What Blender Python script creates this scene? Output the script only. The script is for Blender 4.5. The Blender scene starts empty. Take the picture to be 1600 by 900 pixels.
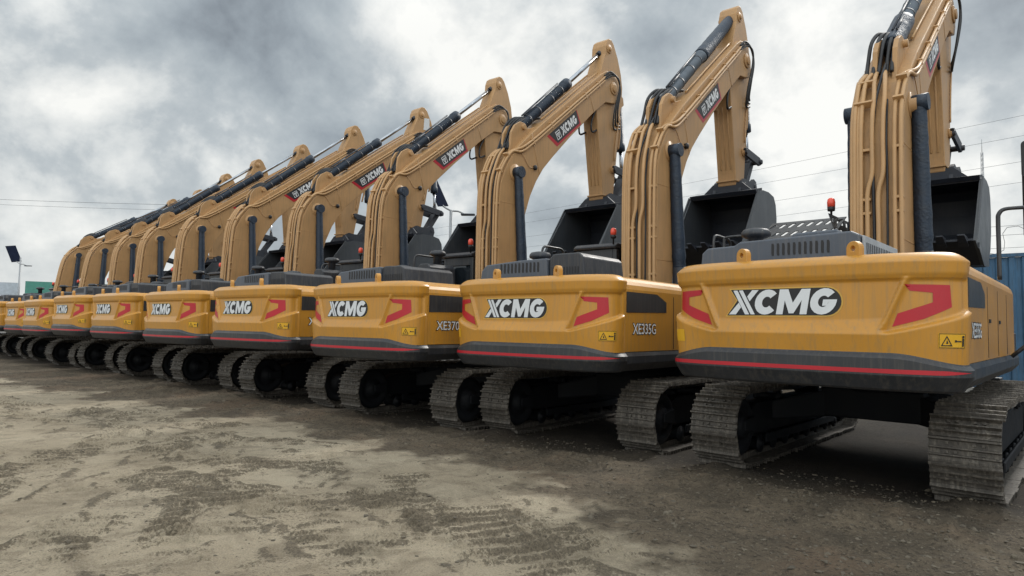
import bpy, bmesh, math, random
import numpy as np
from mathutils import Vector, Matrix
C = bpy.context.scene.collection
scene = bpy.context.scene
rad = math.radians

# ---------------------------------------------------------------- camera
CAM = np.array([1.924, -10.007, 1.752]); YAW, PITCH, ROLL, FPX = rad(-39.83), rad(3.37), rad(0.89), 1017.15
_fw = np.array([math.sin(YAW)*math.cos(PITCH), math.cos(YAW)*math.cos(PITCH), math.sin(PITCH)])
_rt = np.array([math.cos(YAW), -math.sin(YAW), 0.0]); _up = np.cross(_rt, _fw)
_r2 = math.cos(ROLL)*_rt + math.sin(ROLL)*_up; _u2 = -math.sin(ROLL)*_rt + math.cos(ROLL)*_up
cd = bpy.data.cameras.new("camera"); cam = bpy.data.objects.new("camera", cd); C.objects.link(cam)
cam.matrix_world = Matrix(((_r2[0], _u2[0], -_fw[0], CAM[0]), (_r2[1], _u2[1], -_fw[1], CAM[1]),
                           (_r2[2], _u2[2], -_fw[2], CAM[2]), (0, 0, 0, 1)))
cd.sensor_width = 36; cd.lens = 36*FPX/1600; cd.clip_start = 0.05; cd.clip_end = 3000
scene.camera = cam
def sky_dir(u, v):                                   # a compass direction for the clouds
    q = _fw + _r2*(u-800)/FPX + _u2*(450-v)/FPX
    return q/np.linalg.norm(q)

# ---------------------------------------------------------------- light and exposure
scene.view_settings.view_transform = 'Standard'; scene.view_settings.look = 'None'
scene.view_settings.exposure = 0.0; scene.view_settings.gamma = 1
SUN_EL, SUN_AZ = rad(38), rad(4)                   # azimuth clockwise from +Y
sl = bpy.data.lights.new("sun", 'SUN'); sl.energy = 2.0; sl.angle = rad(11); sl.color = (1, .96, .9)
so = bpy.data.objects.new("sun", sl); C.objects.link(so)
sd = Vector((math.sin(SUN_AZ)*math.cos(SUN_EL), math.cos(SUN_AZ)*math.cos(SUN_EL), math.sin(SUN_EL)))
so.rotation_euler = sd.to_track_quat('Z', 'Y').to_euler(); so.location = (0, 0, 40)

world = bpy.data.worlds.new("World"); scene.world = world; world.use_nodes = True
nt = world.node_tree; nt.nodes.clear()
def N(t, **kw):
    n = nt.nodes.new(t)
    for k, v in kw.items(): setattr(n, k, v)
    return n
def L(a, b): nt.links.new(a, b)
def M(op, a, b=None, c=None, clamp=False):
    n = N('ShaderNodeMath', operation=op); n.use_clamp = clamp
    for i, x in enumerate((a, b, c)):
        if x is None: continue
        if isinstance(x, (int, float)): n.inputs[i].default_value = x
        else: L(x, n.inputs[i])
    return n.outputs[0]
tc = N('ShaderNodeTexCoord'); D = tc.outputs['Generated']
sep = N('ShaderNodeSeparateXYZ'); L(D, sep.inputs[0])
zc = M('MAXIMUM', sep.outputs[2], 0.0)
den = M('ADD', zc, 0.75)
cmb = N('ShaderNodeCombineXYZ'); L(M('DIVIDE', sep.outputs[0], den), cmb.inputs[0]); L(M('DIVIDE', sep.outputs[1], den), cmb.inputs[1])
def noise(scale, detail, rough, dist=0.0, off=0.0):
    n = N('ShaderNodeTexNoise'); n.inputs['Scale'].default_value = scale; n.inputs['Detail'].default_value = detail
    n.inputs['Roughness'].default_value = rough; n.inputs['Distortion'].default_value = dist
    a = N('ShaderNodeVectorMath', operation='ADD'); L(cmb.outputs[0], a.inputs[0]); a.inputs[1].default_value = (off, off*.7, off*.3)
    L(a.outputs[0], n.inputs['Vector']); return n.outputs[0]
n0 = noise(1.3, 3, .5, .2, 1.3); n1 = noise(2.9, 9, .57, .25, 3.7); n2 = noise(6.2, 10, .56, .12, 9.1)
f = M('ADD', M('ADD', M('MULTIPLY', n0, .45), M('MULTIPLY', n1, .65)), M('MULTIPLY', n2, .66))
f = M('ADD', M('MULTIPLY', M('SUBTRACT', f, .83), 1.85), .425)
# broad lighter and darker cloud masses: (direction, sharpness, amount)
BLOBS = [((1330, 20), 45, .40), ((1000, 20), 300, .10), ((720, 10), 120, .20), ((110, 70), 110, .10), ((40, 300), 60, .10), ((620, 60), 300, -.02), ((930, 90), 200, .10), ((760, 440), 40, .10), ((1500, 330), 90, .12), ((240, 200), 120, .07), ((1200, 330), 100, .10), ((130, 250), 200, .08), ((1290, 200), 300, .08), ((1540, 40), 200, -.14),
         ((430, 90), 60, -.13), ((560, 190), 90, -.08), ((330, 30), 80, -.06), ((1050, 80), 420, -.26), ((1460, 180), 160, -.14), ((40, 170), 200, -.12), ((200, 330), 500, -.10), ((1230, 170), 300, -.16), ((840, 280), 100, -.06), ((1250, 130), 500, -.05)]
for (u, v), k, amt in BLOBS:
    d = sky_dir(u, v); vm = N('ShaderNodeVectorMath', operation='DOT_PRODUCT'); L(D, vm.inputs[0]); vm.inputs[1].default_value = tuple(d)
    g = M('POWER', 2.718, M('MULTIPLY', M('SUBTRACT', vm.outputs['Value'], 1.0), float(k)))
    f = M('ADD', f, M('MULTIPLY', g, amt*.62))
ramp = N('ShaderNodeValToRGB'); L(f, ramp.inputs[0])
e = ramp.color_ramp; e.elements[0].position = .12; e.elements[0].color = (.22, .25, .28, 1)
e.elements[1].position = .84; e.elements[1].color = (1.0, 1.0, .96, 1)
for p_, c_ in ((.30, (.335, .38, .415, 1)), (.44, (.435, .485, .515, 1)), (.54, (.525, .57, .592, 1)), (.63, (.70, .73, .73, 1))):
    q = e.elements.new(p_); q.color = c_
def MIX(fac, a, b, mode='MIX'):
    m = N('ShaderNodeMix', data_type='RGBA', blend_type=mode)
    for s, x in ((0, fac), (6, a), (7, b)):
        if isinstance(x, (int, float)): m.inputs[s].default_value = x
        elif isinstance(x, tuple): m.inputs[s].default_value = x
        else: L(x, m.inputs[s])
    return m.outputs[2]
hz = M('POWER', M('SUBTRACT', 1.0, M('MULTIPLY', zc, 3.2), clamp=True), 2.2)
cl = MIX(M('MULTIPLY', hz, .6), ramp.outputs[0], (.66, .69, .695, 1))
# the half of the sky behind the viewer and overhead is brightened as added fill light on the machines
back = N('ShaderNodeVectorMath', operation='DOT_PRODUCT'); L(D, back.inputs[0]); back.inputs[1].default_value = (.30, -.42, .86)
bk = M('POWER', M('MULTIPLY', M('ADD', back.outputs['Value'], .12), .95, clamp=True), 1.3)
cl = MIX(1.0, cl, M('ADD', 1.0, M('MULTIPLY', bk, 2.0)), 'MULTIPLY')
sky = N('ShaderNodeTexSky'); sky.sky_type = 'NISHITA'; sky.sun_disc = False; sky.sun_elevation = SUN_EL; sky.sun_rotation = SUN_AZ
ten = N('ShaderNodeVectorMath', operation='SCALE'); L(cl, ten.inputs[0]); ten.inputs['Scale'].default_value = 10.0
fin = MIX(.05, ten.outputs[0], sky.outputs[0])
bg = N('ShaderNodeBackground'); L(fin, bg.inputs[0]); bg.inputs[1].default_value = .1
wo = N('ShaderNodeOutputWorld'); L(bg.outputs[0], wo.inputs[0])

# ---------------------------------------------------------------- materials
MATS = {}
def mat(name, col, rough=.5, metal=0.0, var=.12, vscale=3.0, bump=0.0, bscale=60, coat=0.0, dirt=None, dirt_amt=.35, emit=None, spec=.5):
    m = bpy.data.materials.new(name); m.use_nodes = True; t = m.node_tree; b = t.nodes['Principled BSDF']
    b.inputs['Roughness'].default_value = rough; b.inputs['Metallic'].default_value = metal
    b.inputs['Coat Weight'].default_value = coat; b.inputs['Coat Roughness'].default_value = .15
    b.inputs['Specular IOR Level'].default_value = spec
    tcn = t.nodes.new('ShaderNodeTexCoord'); oi = t.nodes.new('ShaderNodeObjectInfo')
    add = t.nodes.new('ShaderNodeVectorMath'); add.operation = 'ADD'; t.links.new(tcn.outputs['Object'], add.inputs[0])
    sc = t.nodes.new('ShaderNodeVectorMath'); sc.operation = 'SCALE'; sc.inputs[0].default_value = (17, 31, 53); t.links.new(oi.outputs['Random'], sc.inputs['Scale']); t.links.new(sc.outputs[0], add.inputs[1])
    nz = t.nodes.new('ShaderNodeTexNoise'); nz.inputs['Scale'].default_value = vscale; nz.inputs['Detail'].default_value = 6; nz.inputs['Roughness'].default_value = .6
    t.links.new(add.outputs[0], nz.inputs['Vector'])
    r = t.nodes.new('ShaderNodeValToRGB'); t.links.new(nz.outputs[0], r.inputs[0])
    r.color_ramp.elements[0].position = .28; r.color_ramp.elements[1].position = .72
    r.color_ramp.elements[0].color = tuple(c*(1-var) for c in col)+(1,); r.color_ramp.elements[1].color = tuple(min(1, c*(1+var)) for c in col)+(1,)
    out = r.outputs[0]
    if dirt:                                        # fine dust: streaky noise
        n2 = t.nodes.new('ShaderNodeTexNoise'); mp = t.nodes.new('ShaderNodeMapping'); mp.inputs['Scale'].default_value = (20, 20, 1.3)
        t.links.new(add.outputs[0], mp.inputs[0]); t.links.new(mp.outputs[0], n2.inputs['Vector']); n2.inputs['Scale'].default_value = 1.3; n2.inputs['Detail'].default_value = 8; n2.inputs['Roughness'].default_value = .7
        r2 = t.nodes.new('ShaderNodeValToRGB'); t.links.new(n2.outputs[0], r2.inputs[0]); r2.color_ramp.elements[0].position = .48; r2.color_ramp.elements[1].position = .78
        r2.color_ramp.elements[1].color = (dirt_amt,)*3+(1,)
        mx = t.nodes.new('ShaderNodeMix'); mx.data_type = 'RGBA'; t.links.new(r2.outputs[0], mx.inputs[0]); t.links.new(out, mx.inputs[6]); mx.inputs[7].default_value = tuple(dirt)+(1,)
        out = mx.outputs[2]
    t.links.new(out, b.inputs['Base Color'])
    rr = t.nodes.new('ShaderNodeMapRange'); t.links.new(nz.outputs[0], rr.inputs[0]); rr.inputs[1].default_value = .3; rr.inputs[2].default_value = .7
    rr.inputs[3].default_value = max(.02, rough-.08); rr.inputs[4].default_value = min(1, rough+.1); t.links.new(rr.outputs[0], b.inputs['Roughness'])
    if bump:
        nb = t.nodes.new('ShaderNodeTexNoise'); nb.inputs['Scale'].default_value = bscale; nb.inputs['Detail'].default_value = 5; t.links.new(add.outputs[0], nb.inputs['Vector'])
        bp = t.nodes.new('ShaderNodeBump'); bp.inputs['Strength'].default_value = bump; bp.inputs['Distance'].default_value = .02
        t.links.new(nb.outputs[0], bp.inputs['Height']); t.links.new(bp.outputs[0], b.inputs['Normal'])
    if emit: b.inputs['Emission Color'].default_value = tuple(emit)+(1,); b.inputs['Emission Strength'].default_value = 1
    MATS[name] = m; return m
DUST = (.30, .25, .18)
mat('yellow_paint', (.475, .222, .028), .38, coat=.2, var=.08, vscale=1.6, dirt=(.25, .17, .08), dirt_amt=.75, spec=.4)
mat('tan_paint', (.415, .24, .105), .5, coat=.05, var=.10, vscale=1.8, dirt=(.21, .15, .085), dirt_amt=.65, spec=.35)
mat('pipe_paint', (.44, .26, .115), .45, var=.1, vscale=4)
mat('black_paint', (.022, .024, .028), .42, var=.2, dirt=DUST, dirt_amt=.16)
mat('grey_hood', (.066, .079, .102), .42, var=.12, dirt=DUST, dirt_amt=.2)
mat('dark_hood', (.021, .024, .031), .45, var=.15, dirt=DUST, dirt_amt=.2)
mat('dark_steel', (.028, .032, .042), .5, metal=.2, var=.25, dirt=DUST, dirt_amt=.12)
mat('bucket_steel', (.010, .014, .024), .55, var=.25, vscale=2.5, dirt=DUST, dirt_amt=.04)
mat('light_steel', (.36, .38, .40), .5, var=.2)
mat('navy_wrap', (.010, .022, .042), .5, var=.3, vscale=8, bump=.6, bscale=26)
mat('grey_barrel', (.10, .125, .155), .4, var=.2, vscale=5)
mat('chrome', (.36, .38, .41), .22, metal=1.0, var=.05)
mat('rubber', (.012, .012, .014), .55, var=.3)
mat('red_film', (.40, .008, .018), .38, var=.08)
mat('white_film', (.72, .73, .74), .4, var=.06)
mat('silver_film', (.62, .64, .66), .35, var=.06, metal=.2)
mat('gold_film', (.55, .33, .06), .4, var=.06)
mat('label_yellow', (.66, .36, .015), .45, var=.06)
mat('track_steel', (.075, .066, .056), .62, metal=.35, var=.35, vscale=7, dirt=(.27, .24, .195), dirt_amt=.85, bump=.5, bscale=40)
mat('frame_black', (.007, .008, .010), .65, var=.3, spec=.25)
mat('glass', (.012, .016, .020), .06, var=.1, spec=.8)
mat('amber', (.75, .085, .05), .3, var=.1)
mat('galvanised', (.30, .31, .32), .5, metal=.5, var=.15)
mat('solar', (.012, .016, .03), .9, var=.2, spec=.02)
mat('blue_sheet', (.045, .115, .20), .6, var=.3, vscale=1.2, dirt=(.03, .035, .04), dirt_amt=.8)
mat('wire', (.10, .105, .11), .6)
mat('wood', (.11, .10, .09), .8, var=.3)
mat('concrete', (.30, .29, .27), .85, var=.25, vscale=1.0, bump=.3)
mat('hoarding_white', (.42, .46, .50), .6, var=.15)
mat('hoarding_green', (.06, .22, .17), .6, var=.15)
mat('leaf', (.05, .075, .025), .7, var=.4)
mat('paper', (.60, .62, .63), .7, var=.05)
mat('stone', (.105, .088, .064), .95, var=.45, vscale=9)

# ---------------------------------------------------------------- mesh helpers
class MB:
    def __init__(s): s.v = []; s.f = []; s.sm = []; s.mi = []; s.cur = 0
    def add(s, vs, fs, smooth=False):
        o = len(s.v); s.v += [tuple(map(float, p)) for p in vs]
        for f in fs: s.f.append(tuple(i+o for i in f)); s.sm.append(smooth); s.mi.append(s.cur)
        return s
    def box(s, x0, x1, y0, y1, z0, z1):
        return s.add([(x0, y0, z0), (x1, y0, z0), (x1, y1, z0), (x0, y1, z0), (x0, y0, z1), (x1, y0, z1), (x1, y1, z1), (x0, y1, z1)],
              [(3, 2, 1, 0), (4, 5, 6, 7), (0, 1, 5, 4), (1, 2, 6, 5), (2, 3, 7, 6), (3, 0, 4, 7)])
    def prism(s, poly, a, b, axis='x'):
        """polygon extruded from a to b: axis x -> poly is (y,z); axis y -> (x,z); axis z -> (x,y)"""
        P = {'x': lambda p, t: (t, p[0], p[1]), 'y': lambda p, t: (p[0], t, p[1]), 'z': lambda p, t: (p[0], p[1], t)}[axis]
        n = len(poly); vs = [P(p, a) for p in poly]+[P(p, b) for p in poly]
        fs = [tuple(range(n))[::-1], tuple(range(n, 2*n))]+[(i, (i+1) % n, n+(i+1) % n, n+i) for i in range(n)]
        return s.add(vs, fs)
    def tube(s, pts, r, n=8, caps=True, smooth=True):
        pts = [Vector(p) for p in pts]; rs = r if isinstance(r, (list, tuple)) else [r]*len(pts)
        rings = []; up = None
        for i, p in enumerate(pts):
            t = (pts[min(i+1, len(pts)-1)]-pts[max(i-1, 0)]).normalized()
            if up is None: up = t.orthogonal().normalized()
            up = (up-t*up.dot(t)).normalized(); b = t.cross(up)
            rings.append([p+(up*math.cos(2*math.pi*k/n)+b*math.sin(2*math.pi*k/n))*rs[i] for k in range(n)])
        vs = [q for R in rings for q in R]
        fs = [(i*n+k, i*n+(k+1) % n, (i+1)*n+(k+1) % n, (i+1)*n+k) for i in range(len(pts)-1) for k in range(n)]
        s.add(vs, fs, smooth)
        if caps:
            o = len(s.v)-len(vs)
            for q in (tuple(o+k for k in range(n))[::-1], tuple(o+len(vs)-n+k for k in range(n))): s.f.append(q); s.sm.append(False); s.mi.append(s.cur)
        return s
    def lathe(s, prof, c, axis='z', n=24, smooth=True):
        """prof: list of (radius, height); closed ends when radius is 0"""
        A = {'z': lambda r, h, a: (c[0]+r*math.cos(a), c[1]+r*math.sin(a), c[2]+h), 'x': lambda r, h, a: (c[0]+h, c[1]+r*math.cos(a), c[2]+r*math.sin(a)),
             'y': lambda r, h, a: (c[0]+r*math.sin(a), c[1]+h, c[2]+r*math.cos(a))}[axis]
        vs = [A(r, h, 2*math.pi*k/n) for r, h in prof for k in range(n)]
        fs = [(i*n+k, i*n+(k+1) % n, (i+1)*n+(k+1) % n, (i+1)*n+k) for i in range(len(prof)-1) for k in range(n)]
        return s.add(vs, fs, smooth)
    def mesh(s, name):
        me = bpy.data.meshes.new(name); me.from_pydata(s.v, [], s.f); me.validate()
        bm = bmesh.new(); bm.from_mesh(me); bmesh.ops.recalc_face_normals(bm, faces=bm.faces); bm.to_mesh(me); bm.free()
        if len(me.polygons) == len(s.sm):
            me.polygons.foreach_set('use_smooth', s.sm); me.polygons.foreach_set('material_index', s.mi)
        return me
CACHE = {}
def obj(name, builder, m, parent=None, key=None, bevel=0.0, mats=None, seg=2):
    """one mesh object; meshes are shared through key"""
    if key and key in CACHE: me = CACHE[key]
    else:
        b = builder() if callable(builder) else builder
        me = b.mesh(name) if isinstance(b, MB) else b
        for q in (mats or [m]): me.materials.append(MATS[q])
        if key: CACHE[key] = me
    o = bpy.data.objects.new(name, me); C.objects.link(o)
    if bevel:
        md = o.modifiers.new('bevel', 'BEVEL'); md.width = bevel; md.segments = seg; md.limit_method = 'ANGLE'; md.angle_limit = rad(35)
    if parent: o.parent = parent
    return o
def objs(name, builder, m, parent=None, key=None, bevel=0.0):
    """one object for every loose piece that the builder makes"""
    b = None; out = []; i = 0
    if (key, 0) not in CACHE:
        b = builder(); par = list(range(len(b.v)))
        def find(a):
            while par[a] != a: par[a] = par[par[a]]; a = par[a]
            return a
        for f in b.f:
            for k in f[1:]: par[find(k)] = find(f[0])
        G = {}
        for fi, f in enumerate(b.f): G.setdefault(find(f[0]), []).append(fi)
        for root, fl in G.items():
            q = MB(); mp = {}
            for fi in fl:
                for k in b.f[fi]:
                    if k not in mp: mp[k] = len(q.v); q.v.append(b.v[k])
                q.f.append(tuple(mp[k] for k in b.f[fi])); q.sm.append(b.sm[fi]); q.mi.append(0)
            me = q.mesh(name); me.materials.append(MATS[m]); CACHE[(key, i)] = me; i += 1
    i = 0
    while (key, i) in CACHE:
        o = bpy.data.objects.new(name, CACHE[(key, i)]); C.objects.link(o); o.parent = parent; out.append(o); i += 1
        if bevel:
            md = o.modifiers.new('bevel', 'BEVEL'); md.width = bevel; md.segments = 2; md.limit_method = 'ANGLE'; md.angle_limit = rad(35)
    return out
def thing(name, label, cat, loc=(0, 0, 0), rz=0, group=None):
    o = bpy.data.objects.new(name, None); C.objects.link(o); o.empty_display_size = .3
    o.location = loc; o.rotation_euler = (0, 0, rz); o['label'] = label; o['category'] = cat
    if group: o['group'] = group
    return o
def tag(o, label, cat, group=None):
    o['label'] = label; o['category'] = cat
    if group: o['group'] = group
    return o
def smoothstep(a, b, x):
    t = np.clip((x-a)/(b-a), 0, 1); return t*t*(3-2*t)
def arc(cx, cy, r, a0, a1, n=8):
    return [(cx+r*math.cos(rad(a0+(a1-a0)*i/n)), cy+r*math.sin(rad(a0+(a1-a0)*i/n))) for i in range(n+1)]
def spline(pts, n=6):
    """Catmull-Rom through points"""
    P = [Vector(p) for p in pts]; out = []
    for i in range(len(P)-1):
        a, b, c, d = P[max(i-1, 0)], P[i], P[i+1], P[min(i+2, len(P)-1)]
        for k in range(n):
            t = k/n; out.append(.5*((2*b)+(c-a)*t+(2*a-5*b+4*c-d)*t*t+(3*b-a-3*c+d)*t**3))
    return out+[P[-1]]
# ---------------------------------------------------------------- flat marks laid on curved sheets
def on_surface(polys, surf, lift, step=.06):
    """2-D polygons cut into small faces and laid on surf(s, z), raised by lift"""
    bm = bmesh.new()
    for poly in polys:
        vs = [bm.verts.new((p[0], p[1], 0)) for p in poly]
        try: bm.faces.new(vs)
        except ValueError: pass
    bmesh.ops.triangulate(bm, faces=bm.faces[:])
    xs = [v.co.x for v in bm.verts]; ys = [v.co.y for v in bm.verts]
    if step:
        for lo, hi, ax in ((min(xs), max(xs), 0), (min(ys), max(ys), 1)):
            k = math.ceil(lo/step)
            while k*step < hi:
                co = (k*step, 0, 0) if ax == 0 else (0, k*step, 0); no = (1, 0, 0) if ax == 0 else (0, 1, 0)
                bmesh.ops.bisect_plane(bm, geom=bm.verts[:]+bm.edges[:]+bm.faces[:], plane_co=co, plane_no=no, dist=1e-6); k += 1
    b = MB(); bm.verts.index_update(); vs = []
    for v in bm.verts:
        s, z = v.co.x, v.co.y; e = .004
        p = surf(s, z); n = (surf(s+e, z)-surf(s-e, z)).cross(surf(s, z+e)-surf(s, z-e)).normalized()
        vs.append(p+n*lift)
    b.add(vs, [tuple(v.index for v in f.verts) for f in bm.faces], False); bm.free()
    return b
def ring(cx, cy, rx, ry, ix, iy, a0, a1, n=18):
    o = [(cx+rx*math.cos(rad(a0+(a1-a0)*i/n)), cy+ry*math.sin(rad(a0+(a1-a0)*i/n))) for i in range(n+1)]
    i_ = [(cx+ix*math.cos(rad(a0+(a1-a0)*i/n)), cy+iy*math.sin(rad(a0+(a1-a0)*i/n))) for i in range(n+1)]
    return [(o[i], o[i+1], i_[i+1], i_[i]) for i in range(n)]
def big_letters():
    """the four heavy slanted capitals, unit height; returns polygons and total width"""
    P = []
    # X : two thin parallel strokes one way, one heavy stroke the other way
    P += [[(-.10, 1), (.10, 1), (.84, 0), (.64, 0)], [(.17, 1), (.36, 1), (1.10, 0), (.91, 0)]]
    P += [[(.80, 1), (1.10, 1), (.76, .54), (.61, .74)], [(-.14, 0), (.20, 0), (.40, .30), (.26, .49)]]
    P += ring(1.55, .5, .53, .51, .20, .22, 42, 318)
    P += [[(2.02, 0), (2.14, 1), (2.50, 1), (2.50, 0.0)][:0] or [(2.05, 0), (2.05, 1), (2.34, 1), (2.34, 0)], [(2.34, 1), (2.42, 1), (2.70, .46), (2.70, .04), (2.60, .04), (2.34, .56)],
          [(2.98, 1), (3.06, 1), (3.06, .56), (2.80, .04), (2.70, .04), (2.70, .46)], [(3.06, 0), (3.06, 1), (3.35, 1), (3.35, 0)]]
    P += ring(3.95, .5, .53, .51, .21, .22, 42, 360)
    P += [[(3.93, .33), (4.11, .33), (4.16, .499), (4.48, .501), (4.48, .57), (3.93, .57)]]
    return [[(x+.16*y*0, y) for x, y in q] for q in P], 4.5
def place2(polys, x, z, h, w=None, shear=0.0, ang=0.0, tot=4.5):
    sx = (w/tot) if w else h; c, s = math.cos(ang), math.sin(ang); out = []
    for q in polys:
        r = []
        for a, b in q:
            X, Y = a*sx+b*h*shear, b*h; r.append((x+X*c-Y*s, z+X*s+Y*c))
        out.append(r)
    return out
def text_polys(txt, size, bold=.0, align='LEFT'):
    cu = bpy.data.curves.new('lettering', 'FONT'); cu.body = txt; cu.size = size; cu.offset = bold; cu.resolution_u = 3
    o = bpy.data.objects.new('lettering', cu); C.objects.link(o)
    dg = bpy.context.evaluated_depsgraph_get(); me = o.evaluated_get(dg).to_mesh()
    P = [[(me.vertices[i].co.x, me.vertices[i].co.y) for i in p.vertices] for p in me.polygons]
    o.evaluated_get(dg).to_mesh_clear(); bpy.data.objects.remove(o); bpy.data.curves.remove(cu)
    return P

# ---------------------------------------------------------------- excavator: counterweight sheet
def _perimeter():
    ctrl = [(0, -3.13), (.35, -3.128), (.70, -3.114), (.95, -3.088), (1.17, -3.03), (1.31, -2.955), (1.395, -2.855), (1.422, -2.75), (1.415, -2.64)]
    half = spline([(x, y, 0) for x, y in ctrl], 8)
    pts = [(-p.x, p.y) for p in half[::-1]][:-1]+[(p.x, p.y) for p in half]
    P = np.array(pts); d = np.r_[0, np.cumsum(np.hypot(*np.diff(P, axis=0).T))]; d -= d[-1]/2
    return P, d
PER, PS = _perimeter(); S1 = PS[-1]
def s_of(x): return float(np.interp(x, PER[:, 0], PS))
def per(s):
    s = max(-S1, min(S1, s)); x = np.interp(s, PS, PER[:, 0]); y = np.interp(s, PS, PER[:, 1])
    a, b = max(-S1, s-.05), min(S1, s+.05)
    t = np.array([np.interp(b, PS, PER[:, 0])-np.interp(a, PS, PER[:, 0]), np.interp(b, PS, PER[:, 1])-np.interp(a, PS, PER[:, 1])]); t /= np.hypot(*t)
    return x, y, t[1], -t[0]                                   # point, outward normal
def z_black(s):
    return 1.555-.095*float(smoothstep(.86, 1.50, abs(s)))-.005
LIP = [(2.262, .0), (2.272, .009), (2.30, .012), (2.382, .022), (2.392, .023), (2.402, .020), (2.44, -.020), (2.468, -.060), (2.480, -.088), (2.487, -.125), (2.49, -.2)]
def off_cw(s, z):
    if z >= 2.262: return float(np.interp(z, [a for a, b in LIP], [b for a, b in LIP]))
    a = abs(s); zb = z_black(s)
    A = 1.845+.03*min(1, (s/.95)**2); B = 1.72+.185*float(np.clip((a-.84)/.68, 0, 1.1))**1.15
    edge = .84+.14*(z-1.87)/.33                                # slanted end of the logo panel
    ridge = math.exp(-((a-edge)/.016)**2)*.012
    inside = 1-float(smoothstep(edge-.03, edge-.005, a))
    redz = float(smoothstep(edge+.02, edge+.05, a))*(1-float(smoothstep(S1-.10, S1-.05, a)))
    top = float(smoothstep(2.255, 2.215, z))
    up = -.034*max(inside, redz*.9)*top
    Bu = B+.035
    if a < edge: t = float(np.clip((z-B)/(max(A, B+.03)-B), 0, 1)); v = .030*(1-t)+(up+ridge)*t
    else: t = float(smoothstep(B, Bu, z)); v = .030*(1-t)+(up+ridge)*t
    if z < B: v = .030*max(0, min(1, (z-zb)/(B-zb)))
    return v*float(1-smoothstep(S1-.08, S1-.01, a))
def surf_cw(s, z):
    x, y, nx, ny = per(s); o = off_cw(s, z); return Vector((x+nx*o, y+ny*o, z))
BLK = [(0.0, .0), (-.012, .004), (-.05, .036), (-.06, .038)]
def surf_bl(s, z):
    x, y, nx, ny = per(s); zb = z_black(s)
    zz = [1.195, 1.215, 1.335, 1.345, zb-.05, zb-.012, zb]; oo = [-.062, -.035, .034, .038, .038, .004, 0.0]
    o = float(np.interp(z, zz, oo)); return Vector((x+nx*o, y+ny*o, z))
def sheet(surf, s_list, rows):
    b = MB(); n = len(s_list); vs = []
    for r in rows:
        for s in s_list: vs.append(surf(s, r(s) if callable(r) else r))
    fs = [(i*n+k, i*n+k+1, (i+1)*n+k+1, (i+1)*n+k) for i in range(len(rows)-1) for k in range(n-1)]
    b.add(vs, fs, True); return b, vs, n
def m_counterweight():
    sl = list(np.linspace(-S1, S1, 190))
    rows = [(lambda s, t=t: z_black(s)+(2.262-z_black(s))*t) for t in np.linspace(0, 1, 64)]
    for z, _ in LIP[1:]: rows.append(z)
    b, vs, n = sheet(surf_cw, sl, rows); k = len(rows)-1
    b.add([vs[k*n+i] for i in range(n)], [tuple(range(n))], False)                 # flat top
    me = b.mesh('counterweight'); return me
def m_bumper():
    sl = list(np.linspace(-S1, S1, 120))
    rows = [1.195, 1.215, 1.335, 1.345, lambda s: z_black(s)-.05, lambda s: z_black(s)-.012, lambda s: z_black(s)]
    b, vs, n = sheet(surf_bl, sl, rows); b.sm = [False]*len(b.sm)
    b.add([vs[i] for i in range(n)], [tuple(range(n))], False); return b
def m_stripe():
    q = [(-1.56, 1.362), (1.28, 1.362), (1.52, 1.385), (1.28, 1.402), (-1.56, 1.402)]
    return on_surface([q], surf_bl, .004, .08)
def badge(h, x0, z0, w):
    """outlines of the badge plate, larger by e"""
    def plate(e):
        a = [(x0-.10-e*1.6, z0-e), (x0+w-.11, z0-e)]
        a += [(x0+w-.11+(.145+e)*math.sin(rad(t))*.95, z0+h/2-(h/2+e)*math.cos(rad(t))) for t in range(15, 180, 15)]
        a += [(x0+w-.11, z0+h+e), (x0-.055-e*1.6, z0+h+e), (x0+.02-e*1.2, z0+h*.58)]
        return a
    return plate
def m_badge(e, lift): return lambda: on_surface([badge(.275, -.60, 1.897, 1.03)(e)], surf_cw, lift, .07)
def m_badge_letters():
    P, w = big_letters(); return on_surface(place2(P, -.645, 1.907, .256, 1.045, .17), surf_cw, .012, .07)
RED = [(s_of(x), z) for x, z in [(.985, 2.185), (1.335, 2.175), (1.345, 1.975), (1.13, 1.865), (.885, 1.792), (.93, 1.915), (1.205, 2.018), (1.205, 2.105), (1.03, 2.125)]]
def m_red(sg): return lambda: on_surface([[(sg*a, b) for a, b in (RED if sg > 0 else RED[::-1])]], surf_cw, .004, .04)
def m_warn(part, sg=1):
    x0, z0, w, h = s_of(1.225), 1.605, .235, .135
    def R(a, b, c, d_): return [(x0+a*w, z0+b*h), (x0+c*w, z0+b*h), (x0+c*w, z0+d_*h), (x0+a*w, z0+d_*h)]
    if part == 'plate': P = [R(0, 0, 1, 1)]
    else:
        P = [R(0.02, .02, .98, .06), R(.02, .94, .98, .98), R(.02, .06, .035, .94), R(.965, .06, .98, .94)]
        c = (x0+.28*w, z0+.14*h); a = .40*w; hh = .7*h
        tri = [(c[0]-a/2, c[1]), (c[0]+a/2, c[1]), (c[0], c[1]+hh)]; g = (c[0], c[1]+hh*.36)
        inn = [(g[0]+(p[0]-g[0])*.72, g[1]+(p[1]-g[1])*.72) for p in tri]
        P += [[tri[i], tri[(i+1) % 3], inn[(i+1) % 3], inn[i]] for i in range(3)]
        P += [[(c[0]-.03*w, c[1]+.16*h), (c[0]+.05*w, c[1]+.16*h), (c[0]+.01*w, c[1]+.42*h)]]
        P += [R(.62, .42, .82, .50), R(.56, .40, .63, .55)]
        P += [R(.85, .12, .93, .66), [(x0+.89*w+.05*w*math.cos(rad(t)), z0+.76*h+.09*h*math.sin(rad(t))) for t in range(0, 360, 45)]]
    return on_surface([[(sg*x, z) for x, z in (q if sg > 0 else q[::-1])] for q in P], surf_cw, .003 if part == 'plate' else .006, .05)
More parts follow.
